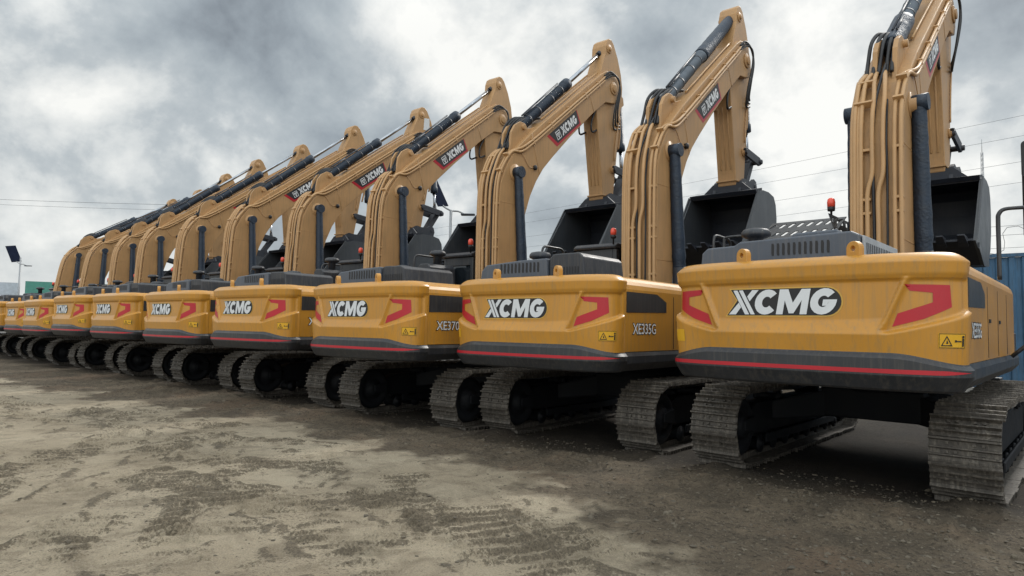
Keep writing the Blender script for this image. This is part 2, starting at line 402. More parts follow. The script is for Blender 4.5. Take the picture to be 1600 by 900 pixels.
def m_lift_eye():
    def f():
        b = MB(); o = arc(0, .065, .075, 0, 180, 10)+[(-.075, -.02), (.075, -.02)]
        n = len(o); hole = [(.026*math.cos(2*math.pi*i/12), .065+.026*math.sin(2*math.pi*i/12)) for i in range(12)]
        bm = bmesh.new()
        for t in (-.035, .035):
            ov = [bm.verts.new((x, t, z)) for x, z in o]; hv = [bm.verts.new((x, t, z)) for x, z in hole]
            es = [bm.edges.new((ov[i], ov[(i+1) % n])) for i in range(n)]+[bm.edges.new((hv[i], hv[(i+1) % 12])) for i in range(12)]
            bmesh.ops.triangle_fill(bm, edges=es, use_beauty=True)
            if t < 0: A, B = ov, hv
        for p, q in ((A, ov), (B, hv)):
            for i in range(len(p)):
                bm.faces.new((p[i], p[(i+1) % len(p)], q[(i+1) % len(p)], q[i]))
        bmesh.ops.recalc_face_normals(bm, faces=bm.faces)
        me = bpy.data.meshes.new('lifting_eye'); bm.to_mesh(me); bm.free(); return me
    return f
# side panels
def sx(z): return float(np.interp(z, [1.2, 1.462, 2.25, 2.30, 2.36, 2.41, 2.455, 2.48, 2.49], [1.41, 1.41, 1.412, 1.412, 1.395, 1.36, 1.30, 1.24, 1.18]))
def surf_side(y, z): return Vector((sx(z), y, z))
def m_side(sg, y0=-2.632, y1=1.72):
    def f():
        z = [1.462, 2.25, 2.30, 2.36, 2.41, 2.455, 2.48, 2.49]; P = [(sg*sx(q), q) for q in z]+[(sg*1.0, 2.49), (sg*1.0, 1.462)]
        return MB().prism(P, y0, y1, 'y')
    return f
def m_panel_lines(sg):
    def f():
        b = MB()
        for y in (-1.20, -.25, .75): b.box(sg*1.409, sg*1.4145, y-.006, y+.006, 1.48, 2.25)
        for y in (-1.10, -.15): b.box(sg*1.41, sg*1.424, y, y+.10, 1.86, 1.90)
        return b
    return f
def m_side_window(sg):
    q = [(-2.61, 2.265), (-2.61, 1.985), (-1.44, 2.01), (-1.44, 2.16), (-1.74, 2.265)]
    return lambda: MB().add([(sg*1.4165, y, z) for y, z in q]+[(sg*1.405, y, z) for y, z in q], [(0, 1, 2, 3, 4)]+[(i, (i+1) % 5, 5+(i+1) % 5, 5+i) for i in range(5)])
def m_model_text(txt, bold, lift):
    def f():
        P = text_polys(txt, .205, bold); w = max(p[0] for q in P for p in q); k = .66/w
        return on_surface([[(-2.43+a*k, 1.70+b) for a, b in q] for q in P], surf_side, lift, 0)
    return f
def m_skirt():
    b = MB()
    for sg in (-1, 1):
        b.prism([(sg*1.0, 1.2), (sg*1.34, 1.2), (sg*1.425, 1.30), (sg*1.425, 1.40), (sg*1.405, 1.458), (sg*1.0, 1.458)], -2.636, 2.2, 'y')
    b.box(-1.0, 1.0, -2.6, 1.5, 1.22, 1.45); return b
def m_front_deck():
    b = MB(); b.box(.50, 1.40, 1.73, 2.15, 1.462, 1.75); b.box(.52, 1.38, 1.74, 2.05, 1.75, 1.82)
    for i in range(3): b.box(.62, 1.2, 2.15, 2.30+.1*i, 1.05+.14*i*0-.28*i*0+.12*(2-i), 1.08+.12*(2-i))
    return b
# hood variants
def slots(b, x0, x1, n, y, z0, z1, w=.034, d=.05):
    for i in range(n):
        x = x0+(x1-x0)*(i+.5)/n
        b.prism([(x-w, z0+.03), (x-w*.6, z0), (x+w, z0), (x+w*1.2, z1-.03), (x+w*.8, z1), (x-w*.8, z1)], y-d, y+d, 'y')
def m_hood_grey():
    b = MB(); b.prism([(-1.36, 2.48), (-1.34, 2.68), (-1.27, 2.74), (-.93, 2.75), (-.86, 2.79), (.36, 2.82), (.44, 2.78), (.46, 2.48)], -2.36, -.72, 'y')
    b.prism([(-.34, 2.80), (-.30, 2.865), (.18, 2.875), (.22, 2.81)], -2.2, -.9, 'y'); return b
def m_slots(x0, x1, n, y, z0, z1, w): 
    def f():
        b = MB(); slots(b, x0, x1, n, y, z0, z1, w, .004); return b
    return f
def m_side_grille():
    b = MB()
    b.box(.452, .476, -2.30, -.76, 2.50, 2.77)
    return b
def m_side_slots():
    b = MB()
    for i in range(18):
        y = -2.22+i*.078; b.box(.470, .4785, y, y+.034, 2.56, 2.70)
    return b
def m_hood_left():
    return MB().prism([(-1.33, 2.48), (-1.30, 2.66), (-1.20, 2.75), (-.55, 2.79), (.0, 2.80), (.02, 2.48)], -2.50, -1.10, 'y')
def m_hood_right():
    return MB().prism([(.02, 2.48), (.02, 2.79), (.08, 2.81), (.50, 2.80), (.58, 2.76), (.62, 2.48)], -2.46, -1.25, 'y')
def m_hood_tall():
    return MB().prism([(.02, 2.48), (.02, 2.80), (.10, 2.86), (.55, 2.86), (.62, 2.80), (.66, 2.48)], -2.46, -1.35, 'y')
def m_precleaner(x, y, z0, z1):
    def f():
        b = MB(); b.lathe([(0, z0), (.09, z0), (.09, z1-.14), (.13, z1-.125), (.175, z1-.105), (.185, z1-.085), (.18, z1-.05), (.15, z1-.015), (.08, z1), (0, z1+.005)], (x, y, 0), 'z', 24)
        return b
    return f
def m_filter_box(): 
    return MB().prism([(-1.40, 2.48), (-1.40, 3.02), (-1.34, 3.10), (-1.10, 3.10), (-1.02, 3.02), (-1.0, 2.48)], -.35, .42, 'y')
# cab
CX0, CX1, CY0, CY1, CZ0, CZ1 = -1.52, -.60, .55, 2.35, 1.47, 3.36
def m_cab():
    b = MB(); t = .09
    prof = [(CY0, CZ0), (CY1, CZ0), (CY1+.02, 2.2), (CY1-.22, CZ1-.06), (CY0, CZ1-.06)]
    for x0, x1 in ((CX0, CX0+t), (CX1-t, CX1)):            # side frames: posts, sill and rails
        b.prism([(CY0, CZ0), (CY1, CZ0), (CY1, CZ0+.75), (CY0, CZ0+.75)], x0, x1, 'x')
        b.box(x0, x1, CY0, CY0+.12, CZ0+.75, CZ1-.06); b.box(x0, x1, CY0+.95, CY0+1.03, CZ0+.75, CZ1-.06)
        b.prism([(CY1-.10, CZ0+.75), (CY1, CZ0+.75), (CY1-.20, CZ1-.06), (CY1-.30, CZ1-.06)], x0, x1, 'x')
    b.box(CX0+t, CX1-t, CY0, CY0+.1, CZ0, CZ0+1.0); b.box(CX0+t, CX1-t, CY1-.1, CY1, CZ0, CZ0+.3)
    b.box(CX0+t, CX1-t, CY0, CY0+.08, CZ1-.25, CZ1-.06)
    return b
def m_cab_roof():
    return MB().prism([(CY0-.06, CZ1-.06), (CY1-.16, CZ1-.06), (CY1-.10, CZ1-.02), (CY1-.22, CZ1+.05), (CY0+.02, CZ1+.05), (CY0-.08, CZ1-.01)], CX0-.02, CX1+.02, 'x')
def m_cab_glass():
    b = MB(); b.box(CX0+.03, CX0+.045, CY0+.1, CY1-.15, CZ0+.72, CZ1-.08); b.box(CX1-.045, CX1-.03, CY0+.1, CY1-.15, CZ0+.72, CZ1-.08)
    b.box(CX0+.08, CX1-.08, CY0+.03, CY0+.045, CZ0+.95, CZ1-.2); b.add([(CX0+.08, CY1-.03, CZ0+.25), (CX1-.08, CY1-.03, CZ0+.25), (CX1-.08, CY1-.25, CZ1-.06), (CX0+.08, CY1-.25, CZ1-.06)], [(0, 1, 2, 3)])
    return b
def m_beacon_base(x, y, z): return lambda: MB().lathe([(0, 0), (.016, 0), (.016, .10), (.052, .11), (.056, .17), (0, .17)], (x, y, z), 'z', 14)
def m_beacon_lens(x, y, z): return lambda: MB().lathe([(.0, .17), (.055, .17), (.058, .24), (.050, .285), (.03, .305), (0, .31)], (x, y, z), 'z', 14)
def perforated(b, o, u, v, nu, nv, t=.012, slant=.35):
    """a sheet with rows of oblong holes; o corner, u and v edge vectors"""
    o, u, v = Vector(o), Vector(u), Vector(v); n = u.cross(v).normalized()*t
    def P(a, c): return o+u*a+v*c
    m = .16
    def quad(p):
        b.add([q for q in p]+[q+n for q in p], [(0, 1, 2, 3), (7, 6, 5, 4), (0, 1, 5, 4), (1, 2, 6, 5), (2, 3, 7, 6), (3, 0, 4, 7)])
    for j in range(nv):
        c0, c1 = j/nv, (j+1)/nv; h0, h1 = c0+.26/nv, c1-.26/nv
        quad([P(0, c0), P(1, c0), P(1, h0), P(0, h0)]); quad([P(0, h1), P(1, h1), P(1, c1), P(0, c1)])
        for i in range(nu+1):
            k = slant/nu
            a0 = 0 if i == 0 else (i-.28)/nu; a1 = 1 if i == nu else (i+.28)/nu
            k0 = 0 if i == 0 else k; k1 = 0 if i == nu else k
            quad([P(max(0, a0-k0/2), h0), P(min(1, a1-k1/2), h0), P(min(1, a1+k1/2), h1), P(max(0, a0+k0/2), h1)])
def m_guard():
    b = MB()
    perforated(b, (-1.66, .30, 3.16), (1.12, 0, 0), (.02, .55, .33), 8, 2)
    perforated(b, (-.54, .34, 3.16), (0, 1.9, 0), (-.10, .0, .33), 8, 2)
    b.box(-1.68, -.53, .29, .33, 3.10, 3.17); b.box(-.56, -.52, .30, 2.3, 3.10, 3.17)
    for x in (-1.55, -.75): b.box(x, x+.05, .42, .47, 2.9, 3.12)
    return b
# rails and mirror
def m_rail():
    b = MB(); x = 1.34
    b.tube(spline([(x, .50, 2.44), (x, .50, 2.7), (x, .50, 3.1), (x, .50, 3.28), (x, .54, 3.37), (x, .64, 3.40), (x, .9, 3.40), (x, 1.10, 3.40), (x, 1.20, 3.37), (x, 1.25, 3.28), (x, 1.25, 2.9), (x, 1.25, 2.44)], 3), .024, 8)
    return b
def m_rail_out():
    return MB().tube(spline([(1.37, .55, 2.44), (1.37, .55, 2.8), (1.37, .55, 3.2), (1.38, .55, 3.30), (1.44, .57, 3.36), (1.6, .62, 3.37), (1.78, .68, 3.37), (1.85, .70, 3.30), (1.87, .71, 3.2), (1.87, .71, 2.6), (1.84, .70, 1.9), (1.46, .68, 1.45)], 4), .026, 8)
def m_small_rail(x, y):
    def f():
        b = MB(); b.tube(spline([(x-.17, y, 2.70), (x-.17, y, 2.92), (x-.13, y, 2.97), (x+.1, y, 2.97), (x+.16, y, 2.93), (x+.17, y, 2.70)], 4), .017, 6); return b
    return f
def m_mirror():
    b = MB(); b.prism(arc(.12, .2, .05, 0, 90, 3)+arc(-.12, .2, .05, 90, 180, 3)+arc(-.12, -.2, .05, 180, 270, 3)+arc(.12, -.2, .05, 270, 360, 3), -.03, .05, 'y'); return b
def m_mirror_arm():
    b = MB(); b.tube([(0, .0, 0), (0, .06, 0), (-.16, .10, -.10), (-.16, .10, -1.0)], .016, 6); b.lathe([(0, -.02), (.07, -.02), (.09, .03), (.07, .07), (0, .08)], (-.05, .05, -.42), 'y', 14); return b
# ---------------------------------------------------------------- undercarriage
TR, TZ0 = .455, .505                                            # wheel radius (to the pad line) and height of its centre
TY0, TY1 = -1.665, 2.86                                         # rear and front wheel centres
def track_path(n):
    pts = []
    top = TZ0+TR
    seg = [((TY0, TZ0-TR), (TY1, TZ0-TR))]
    P = []
    m = 60
    for i in range(m): t = i/m; P.append((TY0+(TY1-TY0)*t, TZ0-TR))
    P += [(TY1+TR*math.sin(rad(a)), TZ0-TR*math.cos(rad(a))) for a in np.linspace(0, 180, 40, endpoint=False)]
    for i in range(m):
        t = i/m; y = TY1+(TY0-TY1)*t; sag = -.030*math.sin(math.pi*t)**2*(1+.5*math.cos(4*math.pi*t)); P.append((y, top+sag))
    P += [(TY0-TR*math.sin(rad(a)), TZ0+TR*math.cos(rad(a))) for a in np.linspace(0, 180, 40, endpoint=False)]
    P = np.array(P+[P[0]]); d = np.r_[0, np.cumsum(np.hypot(*np.diff(P, axis=0).T))]
    out = []
    for i in range(n):
        s = d[-1]*(i+.5)/n; e = .02
        f = lambda q: np.array([np.interp(q % d[-1], d, P[:, 0]), np.interp(q % d[-1], d, P[:, 1])])
        c = f(s); t = f(s+e)-f(s-e); t /= np.hypot(*t); out.append((c, t, np.array([t[1], -t[0]])))
    return out, d[-1]
def m_track():
    random.seed(4); b = MB(); path, ln = track_path(52); p = ln/52
    prof = [(-.60, 0), (-.60, .012), (-.52, .014), (-.49, .064), (-.41, .064), (-.38, .012), (-.10, .012), (-.07, .050), (0.0, .050), (.03, .012), (.24, .012), (.27, .044), (.34, .044), (.37, .012), (.60, .02), (.60, 0.004), (.48, 0)]
    for i, (c, t, n) in enumerate(path):
        j = random.uniform(-.004, .004); jx = random.uniform(-.012, .012)
        poly = [tuple(c+t*(a*p*.92)+n*(h+j)) for a, h in prof]
        b.prism(poly, -.30+jx, .30+jx, 'x')
        for bx in (-.15, -.075, .075, .15):                      # shoe bolts
            for a in (-.24, .14):
                q = c+t*(a*p)+n*.012; r = .014
                b.prism([tuple(q+t*r*u+n*v) for u, v in ((-1, 0), (1, 0), (1, .018), (-1, .018))], bx-r, bx+r, 'x')
        for bx in (-.095, .055):                                 # chain links inside
            b.prism([tuple(c+t*(a*p)+n*h) for a, h in ((-.52, -.002), (.52, -.002), (.46, -.075), (-.46, -.075))], bx, bx+.04, 'x')
    return b
def wheel(b, y, z, r, hub):
    b.lathe([(0, -.20), (hub, -.20), (hub, -.15), (r*.62, -.13), (r*.70, -.17), (r*.92, -.17), (r, -.14), (r, -.05), (r-.05, -.03), (r-.05, .03), (r, .05), (r, .14), (r*.92, .17), (r*.70, .17), (r*.62, .13), (hub, .15), (hub, .20), (0, .20)], (0, y, z), 'x', 36)
def m_rearwheel():
    b = MB(); wheel(b, TY0, TZ0, TR-.075, .15); return b
def m_sprocket():
    b = MB(); wheel(b, TY1, TZ0, TR-.12, .2)
    n = 21
    for i in range(n):
        a = 2*math.pi*i/n; c, s = math.cos(a), math.sin(a); r0, r1, w = TR-.14, TR-.05, .035
        q = [(TY1+r0*c-w*s, TZ0+r0*s+w*c), (TY1+r0*c+w*s, TZ0+r0*s-w*c), (TY1+r1*c+w*.5*s, TZ0+r1*s-w*.5*c), (TY1+r1*c-w*.5*s, TZ0+r1*s+w*.5*c)]
        b.prism(q, -.03, .03, 'x')
    return b
def m_roller(y, z, r): return lambda: MB().lathe([(0, -.19), (.05, -.19), (.05, -.17), (r+.03, -.165), (r+.03, -.14), (r, -.13), (r, .13), (r+.03, .14), (r+.03, .165), (.05, .17), (.05, .19), (0, .19)], (0, y, z), 'x', 20)
def m_track_frame():
    b = MB(); b.prism([(TY0+.15, .36), (TY1-.4, .30), (TY1-.2, .44), (TY1-.25, .66), (TY1-.8, .76), (TY0+.6, .76), (TY0+.15, .62)], -.13, .13, 'x')
    b.prism([(TY0-.02, .44), (TY0+.3, .40), (TY0+.3, .62), (TY0-.02, .58)], -.22, .22, 'x')
    b.prism([(TY0+.7, .22), (TY1-.8, .22), (TY1-.8, .34), (TY0+.7, .34)], -.215, -.185, 'x'); b.prism([(TY0+.7, .22), (TY1-.8, .22), (TY1-.8, .34), (TY0+.7, .34)], .185, .215, 'x')
    return b
def m_carbody():
    b = MB(); cy = .6
    b.box(-.62, .62, cy-.75, cy+.75, .56, .96)
    for sx_ in (-1, 1):
        for sy in (-1, 1):
            b.add([(sx_*.5, cy+sy*.25, .56), (sx_*.5, cy+sy*.70, .56), (sx_*1.2, cy+sy*1.15, .48), (sx_*1.2, cy+sy*.70, .48), (sx_*.5, cy+sy*.25, .94), (sx_*.5, cy+sy*.70, .94), (sx_*1.2, cy+sy*1.15, .74), (sx_*1.2, cy+sy*.70, .74)],
                  [(0, 1, 2, 3), (4, 5, 6, 7), (0, 1, 5, 4), (1, 2, 6, 5), (2, 3, 7, 6), (3, 0, 4, 7)])
    return b
def m_slew(): return MB().lathe([(0, .93), (.78, .93), (.78, 1.0), (.70, 1.02), (.70, 1.21), (0, 1.21)], (0, .6, 0), 'z', 40)

# ---------------------------------------------------------------- boom, arm, bucket
FOOT = Vector((0, .65, 2.12)); BW = .335
BOOM = arc(.65, 2.12, .30, 250, 150, 5)[::1]
BOOM = [(.40, 1.95), (.36, 2.3), (.345, 3.3), (.345, 4.45), (.385, 4.80), (.50, 5.10), (.70, 5.42), (.98, 5.75), (1.40, 6.13), (1.80, 6.46), (3.20, 7.585), (4.28, 8.44), (4.52, 8.60), (4.80, 8.64), (5.04, 8.54), (5.19, 8.33), (5.20, 8.08), (5.07, 7.87), (4.82, 7.80), (4.5, 7.74),
        (3.87, 7.25), (2.85, 6.36), (2.2, 5.75), (1.85, 5.40), (1.60, 5.06), (1.40, 4.70), (1.23, 4.25), (1.10, 3.7), (1.03, 3.1), (1.0, 2.3), (.93, 1.95)]
def m_boom():
    b = MB(); b.prism(BOOM, -BW, BW, 'x'); return b
def m_boom_lugs():
    b = MB()
    for x0 in (-.17, .10): b.prism([(.80, 5.50), (.86, 6.05), (.98, 6.24), (1.16, 6.36), (1.32, 6.36), (1.42, 6.26), (1.75, 6.40)], x0, x0+.07, 'x')
    for sg in (-1, 1):
        b.lathe([(0, 0), (.17, 0), (.17, .03), (.10, .035), (.10, .07), (0, .07)] if sg > 0 else [(0, 0), (.17, 0), (.17, -.03), (.10, -.035), (.10, -.07), (0, -.07)], (sg*BW, 4.88, 8.22), 'x', 20)
    b.tube([(-.24, 1.26, 6.25), (.24, 1.26, 6.25)], .06, 12)
    return b
def m_boss(sg): return lambda: MB().lathe([(0, 0), (.20, 0), (.20, .012*sg), (.115, .014*sg), (.115, .09*sg), (0, .09*sg)], (sg*BW, .86, 5.10), 'x', 20)
def m_speaker_cap(): return MB().lathe([(0, 0), (.055, 0), (.06, .05), (.04, .07), (0, .07)], (BW, 1.52, 5.36), 'x', 14)
def m_weld():
    b = MB()
    for sg in (-1, 1):
        x = sg*(BW+.001)
        b.tube([(x, .36, 4.40), (x, .9, 4.42), (x, 1.28, 4.40)], .006, 4); b.tube([(x, 1.4, 6.12), (x, 1.72, 5.24)], .006, 4); b.tube([(x, 3.62, 7.92), (x, 3.95, 7.31)], .006, 4)
        b.tube([(x, .36, 3.02), (x, 1.03, 3.04)], .006, 4)
        b.tube(spline([(x+.01*sg, 1.52, 5.36), (x+.02*sg, 1.30, 5.34), (x+.02*sg, 1.12, 5.52), (x+.02*sg, .98, 5.60)], 4), .008, 5)
    return b
DV = Vector((0, .778, .628)); NV = Vector((0, -.628, .778))        # along the upper boom, and square to it
def surf_boom(sg):
    o = Vector((sg*BW, 1.97, 6.20))
    if sg > 0: return lambda s, z: o+DV*s+NV*z
    return lambda s, z: o+DV*(1.52-s)+NV*z
def m_decal(part, sg):
    def f():
        S = surf_boom(sg); h = -.37
        if part == 'red': P = [[(0, 0), (.30, 0), (.30, h*.2), (.36, h*.86), (1.42, h*.86), (1.46, 0), (1.53, 0), (1.49, h), (.22, h)], ]
        elif part == 'black': P = [[(.10, 0), (1.50, 0), (1.44, h*.86), (.30, h*.86)]]
        else:
            L_, w = big_letters(); P = place2(L_, .62, h*.72, .215, .76, .0)
            e = .20; x0, z0 = .34, h*.72
            def sq(a): return [(x0+a, z0+a), (x0+e-a, z0+a), (x0+e-a, z0+e-a), (x0+a, z0+e-a)]
            A, B_ = sq(0), sq(.018); P += [[A[i], A[(i+1) % 4], B_[(i+1) % 4], B_[i]] for i in range(4)]
            c = (x0+e/2, z0+e*.52); T = lambda k: [(c[0]+k*e*math.cos(rad(t)), c[1]+k*e*math.sin(rad(t))) for t in (150, 30, 270)]
            A, B_ = T(.46), T(.26); P += [[A[i], A[(i+1) % 3], B_[(i+1) % 3], B_[i]] for i in range(3)]
            P += [[(c[0]-.02, c[1]+.02), (c[0]+.02, c[1]+.02), (c[0], c[1]-.02)]]
        return on_surface(P, S, {'red': .002, 'black': .004, 'white': .006}[part], 0)
    return f
def along(y):                                                     # boom rear/top line
    P = BOOM[1:13]; return float(np.interp(y, [p[0] for p in P], [p[1] for p in P]))
def m_pipes():
    b = MB()
    for i, x in enumerate((-.28, -.195, -.11, .03)):              # rear steel lines, up over the knee
        o = .065
        kink = .06*(1 if i > 1 else 0)
        b.tube(spline([(x, .36-o, 2.35), (x, .345-o, 3.2), (x, .345-o, 3.7), (x+kink, .345-o, 4.0), (x+kink, .345-o, 4.45), (x+kink, .385-o*1.1, 4.85), (x+kink, .49-o*1.2, 5.16), (x+kink*.5, .66-o*1.2, 5.48), (x*.8, .82-o, 5.66)], 4), .032, 8)
    for x, dz in ((.235, 0), (.315, .085)):                        # two lines that pass on to the right side of the boom
        o = .06
        b.tube(spline([(x, .36-o, 2.35), (x, .345-o, 3.3), (x, .345-o, 4.4), (x, .40-o, 4.92), (x, .58-o, 5.28), (x+.02, .78-o*.6, 5.56), (BW+.045, 1.02, 5.70-dz), (BW+.045, 1.42, 5.98-dz), (BW+.045, 2.0, 6.44-dz), (BW+.045, 3.2, 7.41-dz), (BW+.045, 4.10, 8.13-dz), (BW+.045, 4.42, 8.40-dz)], 4), .029, 8)
        b.tube(spline([(-x, .36-o, 2.35), (-x, .345-o, 3.3), (-x, .345-o, 4.4), (-x, .40-o, 4.92), (-x, .58-o, 5.28), (-x-.02, .78-o*.6, 5.56), (-BW-.045, 1.02, 5.70-dz), (-BW-.045, 1.42, 5.98-dz), (-BW-.045, 2.0, 6.44-dz), (-BW-.045, 3.2, 7.41-dz), (-BW-.045, 4.42, 8.40-dz)], 4), .029, 8)
    for x in (.17, -.2):                                           # lines on the top face
        b.tube(spline([(x, 1.9, 6.60), (x, 3.2, 7.645), (x, 4.28, 8.50)], 3), .022, 6)
    return b
def m_clamps():
    b = MB()
    for z in (2.75, 3.42, 3.62, 4.35): b.box(-.30, -.07, .268, .345, z-.02, z+.02); b.box(.205, .345, .268, .345, z-.02, z+.02)
    for y, z in ((.40, 5.05), (.62, 5.44)):
        n = Vector((0, -.83, .56))
        for x0, x1 in ((-.30, -.06), (.205, .345)):
            c = Vector((0, y, z)); t = Vector((0, .56, .83))
            b.add([Vector((x, 0, 0))+c+t*a+n*h for x in (x0, x1) for a, h in ((-.02, -.03), (.02, -.03), (.02, .085), (-.02, .085))], [(0, 1, 2, 3), (7, 6, 5, 4), (0, 1, 5, 4), (1, 2, 6, 5), (2, 3, 7, 6), (3, 0, 4, 7)])
    for sg in (-1, 1):
        for y in (1.42, 2.1, 2.8, 3.5, 4.1):
            c = Vector((sg*BW, y, 5.98+(y-1.42)*.803-.042))
            b.add([Vector((sg*x, 0, 0))+c+DV*a+NV*h for x in (-.01, .068) for a, h in ((-.02, -.08), (.02, -.08), (.02, .08), (-.02, .08))], [(0, 1, 2, 3), (7, 6, 5, 4), (0, 1, 5, 4), (1, 2, 6, 5), (2, 3, 7, 6), (3, 0, 4, 7)])
    return b
def m_knee_hoses():
    b = MB()
    for i, x in enumerate((-.24, -.15, -.07, .03, .1)):
        b.tube(spline([(x, .80, 5.66), (x, .92, 5.95), (x*.9, 1.02+.03*i, 6.28), (x*.7, 1.28+.04*i, 6.52), (x*.6, 1.62, 6.58), (x*.8, 1.95, 6.66)], 5), .030, 8)
    return b
def m_rear_hose():
    b = MB(); b.tube(spline([(-.015, .30, 2.4), (-.03, .30, 3.4), (-.045, .295, 4.3), (-.03, .37, 5.0), (0, .62, 5.5), (.02, .82, 5.8)], 5), .022, 7)
    b.tube(spline([(.14, .30, 2.4), (.14, .30, 3.9), (.13, .30, 4.5), (.12, .42, 5.1)], 5), .016, 7)
    return b
def m_nose_hoses():
    b = MB()
    for sg in (1, -1):
        for i in range(3):
            d = .055*i; x = sg*(BW+.05)
            b.tube(spline([(x, 4.36, 8.40-d), (x+sg*.03, 4.62+.05*i, 8.58-d*.6), (x+sg*.05, 4.95+.03*i, 8.50), (x+sg*.05, 5.10-.03*i, 8.2), (x, 5.06-.10*i, 7.75-.10*i), (sg*.30, 5.16-.10*i, 7.45-.14*i), (sg*.24, 5.36, 7.42-.08*i)], 6), .024, 7)
        b.tube(spline([(sg*.2, 4.3, 7.62), (sg*.22, 4.0, 7.15), (sg*.22, 4.0, 6.85), (sg*.2, 4.25, 6.95)], 5), .026, 7)
    return b
def cyl_parts(a, c, f, r, rr):
    a, c = Vector(a), Vector(c); m = a+(c-a)*f; u = (c-a).normalized()
    barrel = lambda: MB().tube([a-u*.02, a+u*.06, a+u*.07, m-u*.22, m-u*.21, m-u*.02, m], [r*.9, r*.9, r, r, r*1.16, r*1.16, r*.9], 20)
    rod = lambda: MB().tube([m-u*.05, c], rr, 16)
    def eye():
        b = MB(); b.tube([c+Vector((-.085, 0, 0)), c+Vector((.085, 0, 0))], r*.85, 16); b.tube([c-u*.28, c-u*.02], [rr*1.3, r*.75], 14)
        b.tube([a+Vector((-.085, 0, 0)), a+Vector((.085, 0, 0))], r*.95, 16); return b
    return barrel, rod, eye
AC_A, AC_B = (0, 1.26, 6.25), (0, 4.74, 9.28)
def m_wrap(a, c, r0, seed, seg=26, bulge=.004):
    def f():
        random.seed(seed); A, B_ = Vector(a), Vector(c); n = seg; b = MB()
        pts = [A+(B_-A)*(i/n) for i in range(n+1)]; rs = [r0(i/n)+random.uniform(-bulge, bulge) for i in range(n+1)]
        b.tube(pts, rs, 14); return b
    return f
def m_ac_lines():
    b = MB(); A, B_ = Vector(AC_A), Vector(AC_B); u = (B_-A).normalized(); n = Vector((0, -u.z, u.y))
    b.tube([A+n*.17+u*.3, A+n*.17+u*2.1], .02, 6); b.tube([A+n*.17+Vector((.06, 0, 0))+u*.3, A+n*.17+Vector((.06, 0, 0))+u*.9], .02, 6)
    for t in (.4, .85, 1.5, 2.0): b.tube([A+u*t, A+u*(t+.05)], .131, 16)
    return b
ARM = [(4.56, 9.10), (4.57, 9.32), (4.63, 9.48), (4.74, 9.57), (4.86, 9.58), (4.98, 9.50), (5.20, 9.18), (5.38, 8.78), (5.46, 8.42), (5.44, 8.1), (5.39, 7.8), (5.06, 5.45), (5.02, 5.18), (4.93, 5.04), (4.78, 5.0), (4.62, 5.05), (4.53, 5.20), (4.50, 5.45), (4.17, 7.40), (4.20, 8.0), (4.36, 8.6)]
AW = .215
def m_arm(): return MB().prism(ARM, -AW, AW, 'x')
def m_arm_ribs():
    b = MB(); u = Vector((0, 4.50-4.17, 5.45-7.40)).normalized(); n = Vector((0, u.z, -u.y))
    for x in (-.11, 0.0, .11):
        a = Vector((x, 4.485, 5.55)); b.tube([a, a-u*1.45], .022, 6)
    b.box(-.235, .235, 4.47, 5.05, 5.27, 5.31)
    for sg in (-1, 1):
        b.lathe([(0, 0), (.13, 0), (.13, .03*sg), (.07, .035*sg), (.07, .07*sg), (0, .07*sg)], (sg*AW, 4.78, 5.2), 'x', 18)
        b.lathe([(0, 0), (.10, 0), (.10, .03*sg), (.06, .035*sg), (.06, .06*sg), (0, .06*sg)], (sg*AW, 4.98, 6.05), 'x', 18)
        b.lathe([(0, 0), (.12, 0), (.12, .02*sg), (.06, .025*sg), (.06, .06*sg), (0, .06*sg)], (sg*AW, 4.74, 9.28), 'x', 18)
    b.prism([(5.36, 8.35), (5.62, 8.2), (5.66, 8.02), (5.52, 7.9), (5.36, 7.85)], -.15, -.08, 'x'); b.prism([(5.36, 8.35), (5.62, 8.2), (5.66, 8.02), (5.52, 7.9), (5.36, 7.85)], .08, .15, 'x')
    return b
def m_arm_lines():
    b = MB()
    for i, x in enumerate((.13, .17)):
        b.tube(spline([(x, 5.42, 7.6), (x, 5.43, 7.1), (x, 5.36, 6.7)], 4), .018, 6)
    for sg in (-1, 1): b.tube(spline([(sg*.235, 5.3, 7.6), (sg*.235, 5.12, 6.9), (sg*.235, 5.05, 6.3)], 4), .017, 6)
    return b
BC_A, BC_B = (0, 5.58, 8.06), (0, 5.86, 6.02)
BKT = [(3.32, 3.60), (4.2, 3.30), (4.65, 3.32), (5.05, 3.46), (5.36, 3.74), (5.52, 4.10), (5.56, 4.48), (5.50, 4.8), (5.36, 4.97), (5.0, 5.02), (4.62, 5.0), (4.28, 4.90)]
BKW = .77
def m_bucket():
    b = MB(); P = [Vector((0, *p)) for p in BKT]; c = Vector((0, 4.6, 4.25))
    Q = []
    for i, p in enumerate(P):
        t = (P[min(i+1, len(P)-1)]-P[max(i-1, 0)]).normalized(); n = Vector((0, -t.z, t.y))
        if n.dot(c-p) < 0: n = -n
        Q.append(p+n*.04)
    n = len(P); vs = [v+Vector((x, 0, 0)) for x in (-BKW, BKW) for v in P+Q]
    o = 2*n
    fs = [(i, i+1, o+i+1, o+i) for i in range(n-1)]+[(n+i, n+i+1, o+n+i+1, o+n+i) for i in range(n-1)]+[(0, n, o+n, o), (n-1, 2*n-1, o+2*n-1, o+n-1)]
    b.add(vs, fs, False)
    b.prism([(-.66, 4.95), (.66, 4.95), (.34, 5.24), (-.34, 5.24)], 4.54, 4.60, 'y')
    b.prism([(4.26, 4.88), (4.62, 4.99), (4.62, 5.06), (4.2, 4.95)], -BKW-.01, BKW+.01, 'x')
    return b
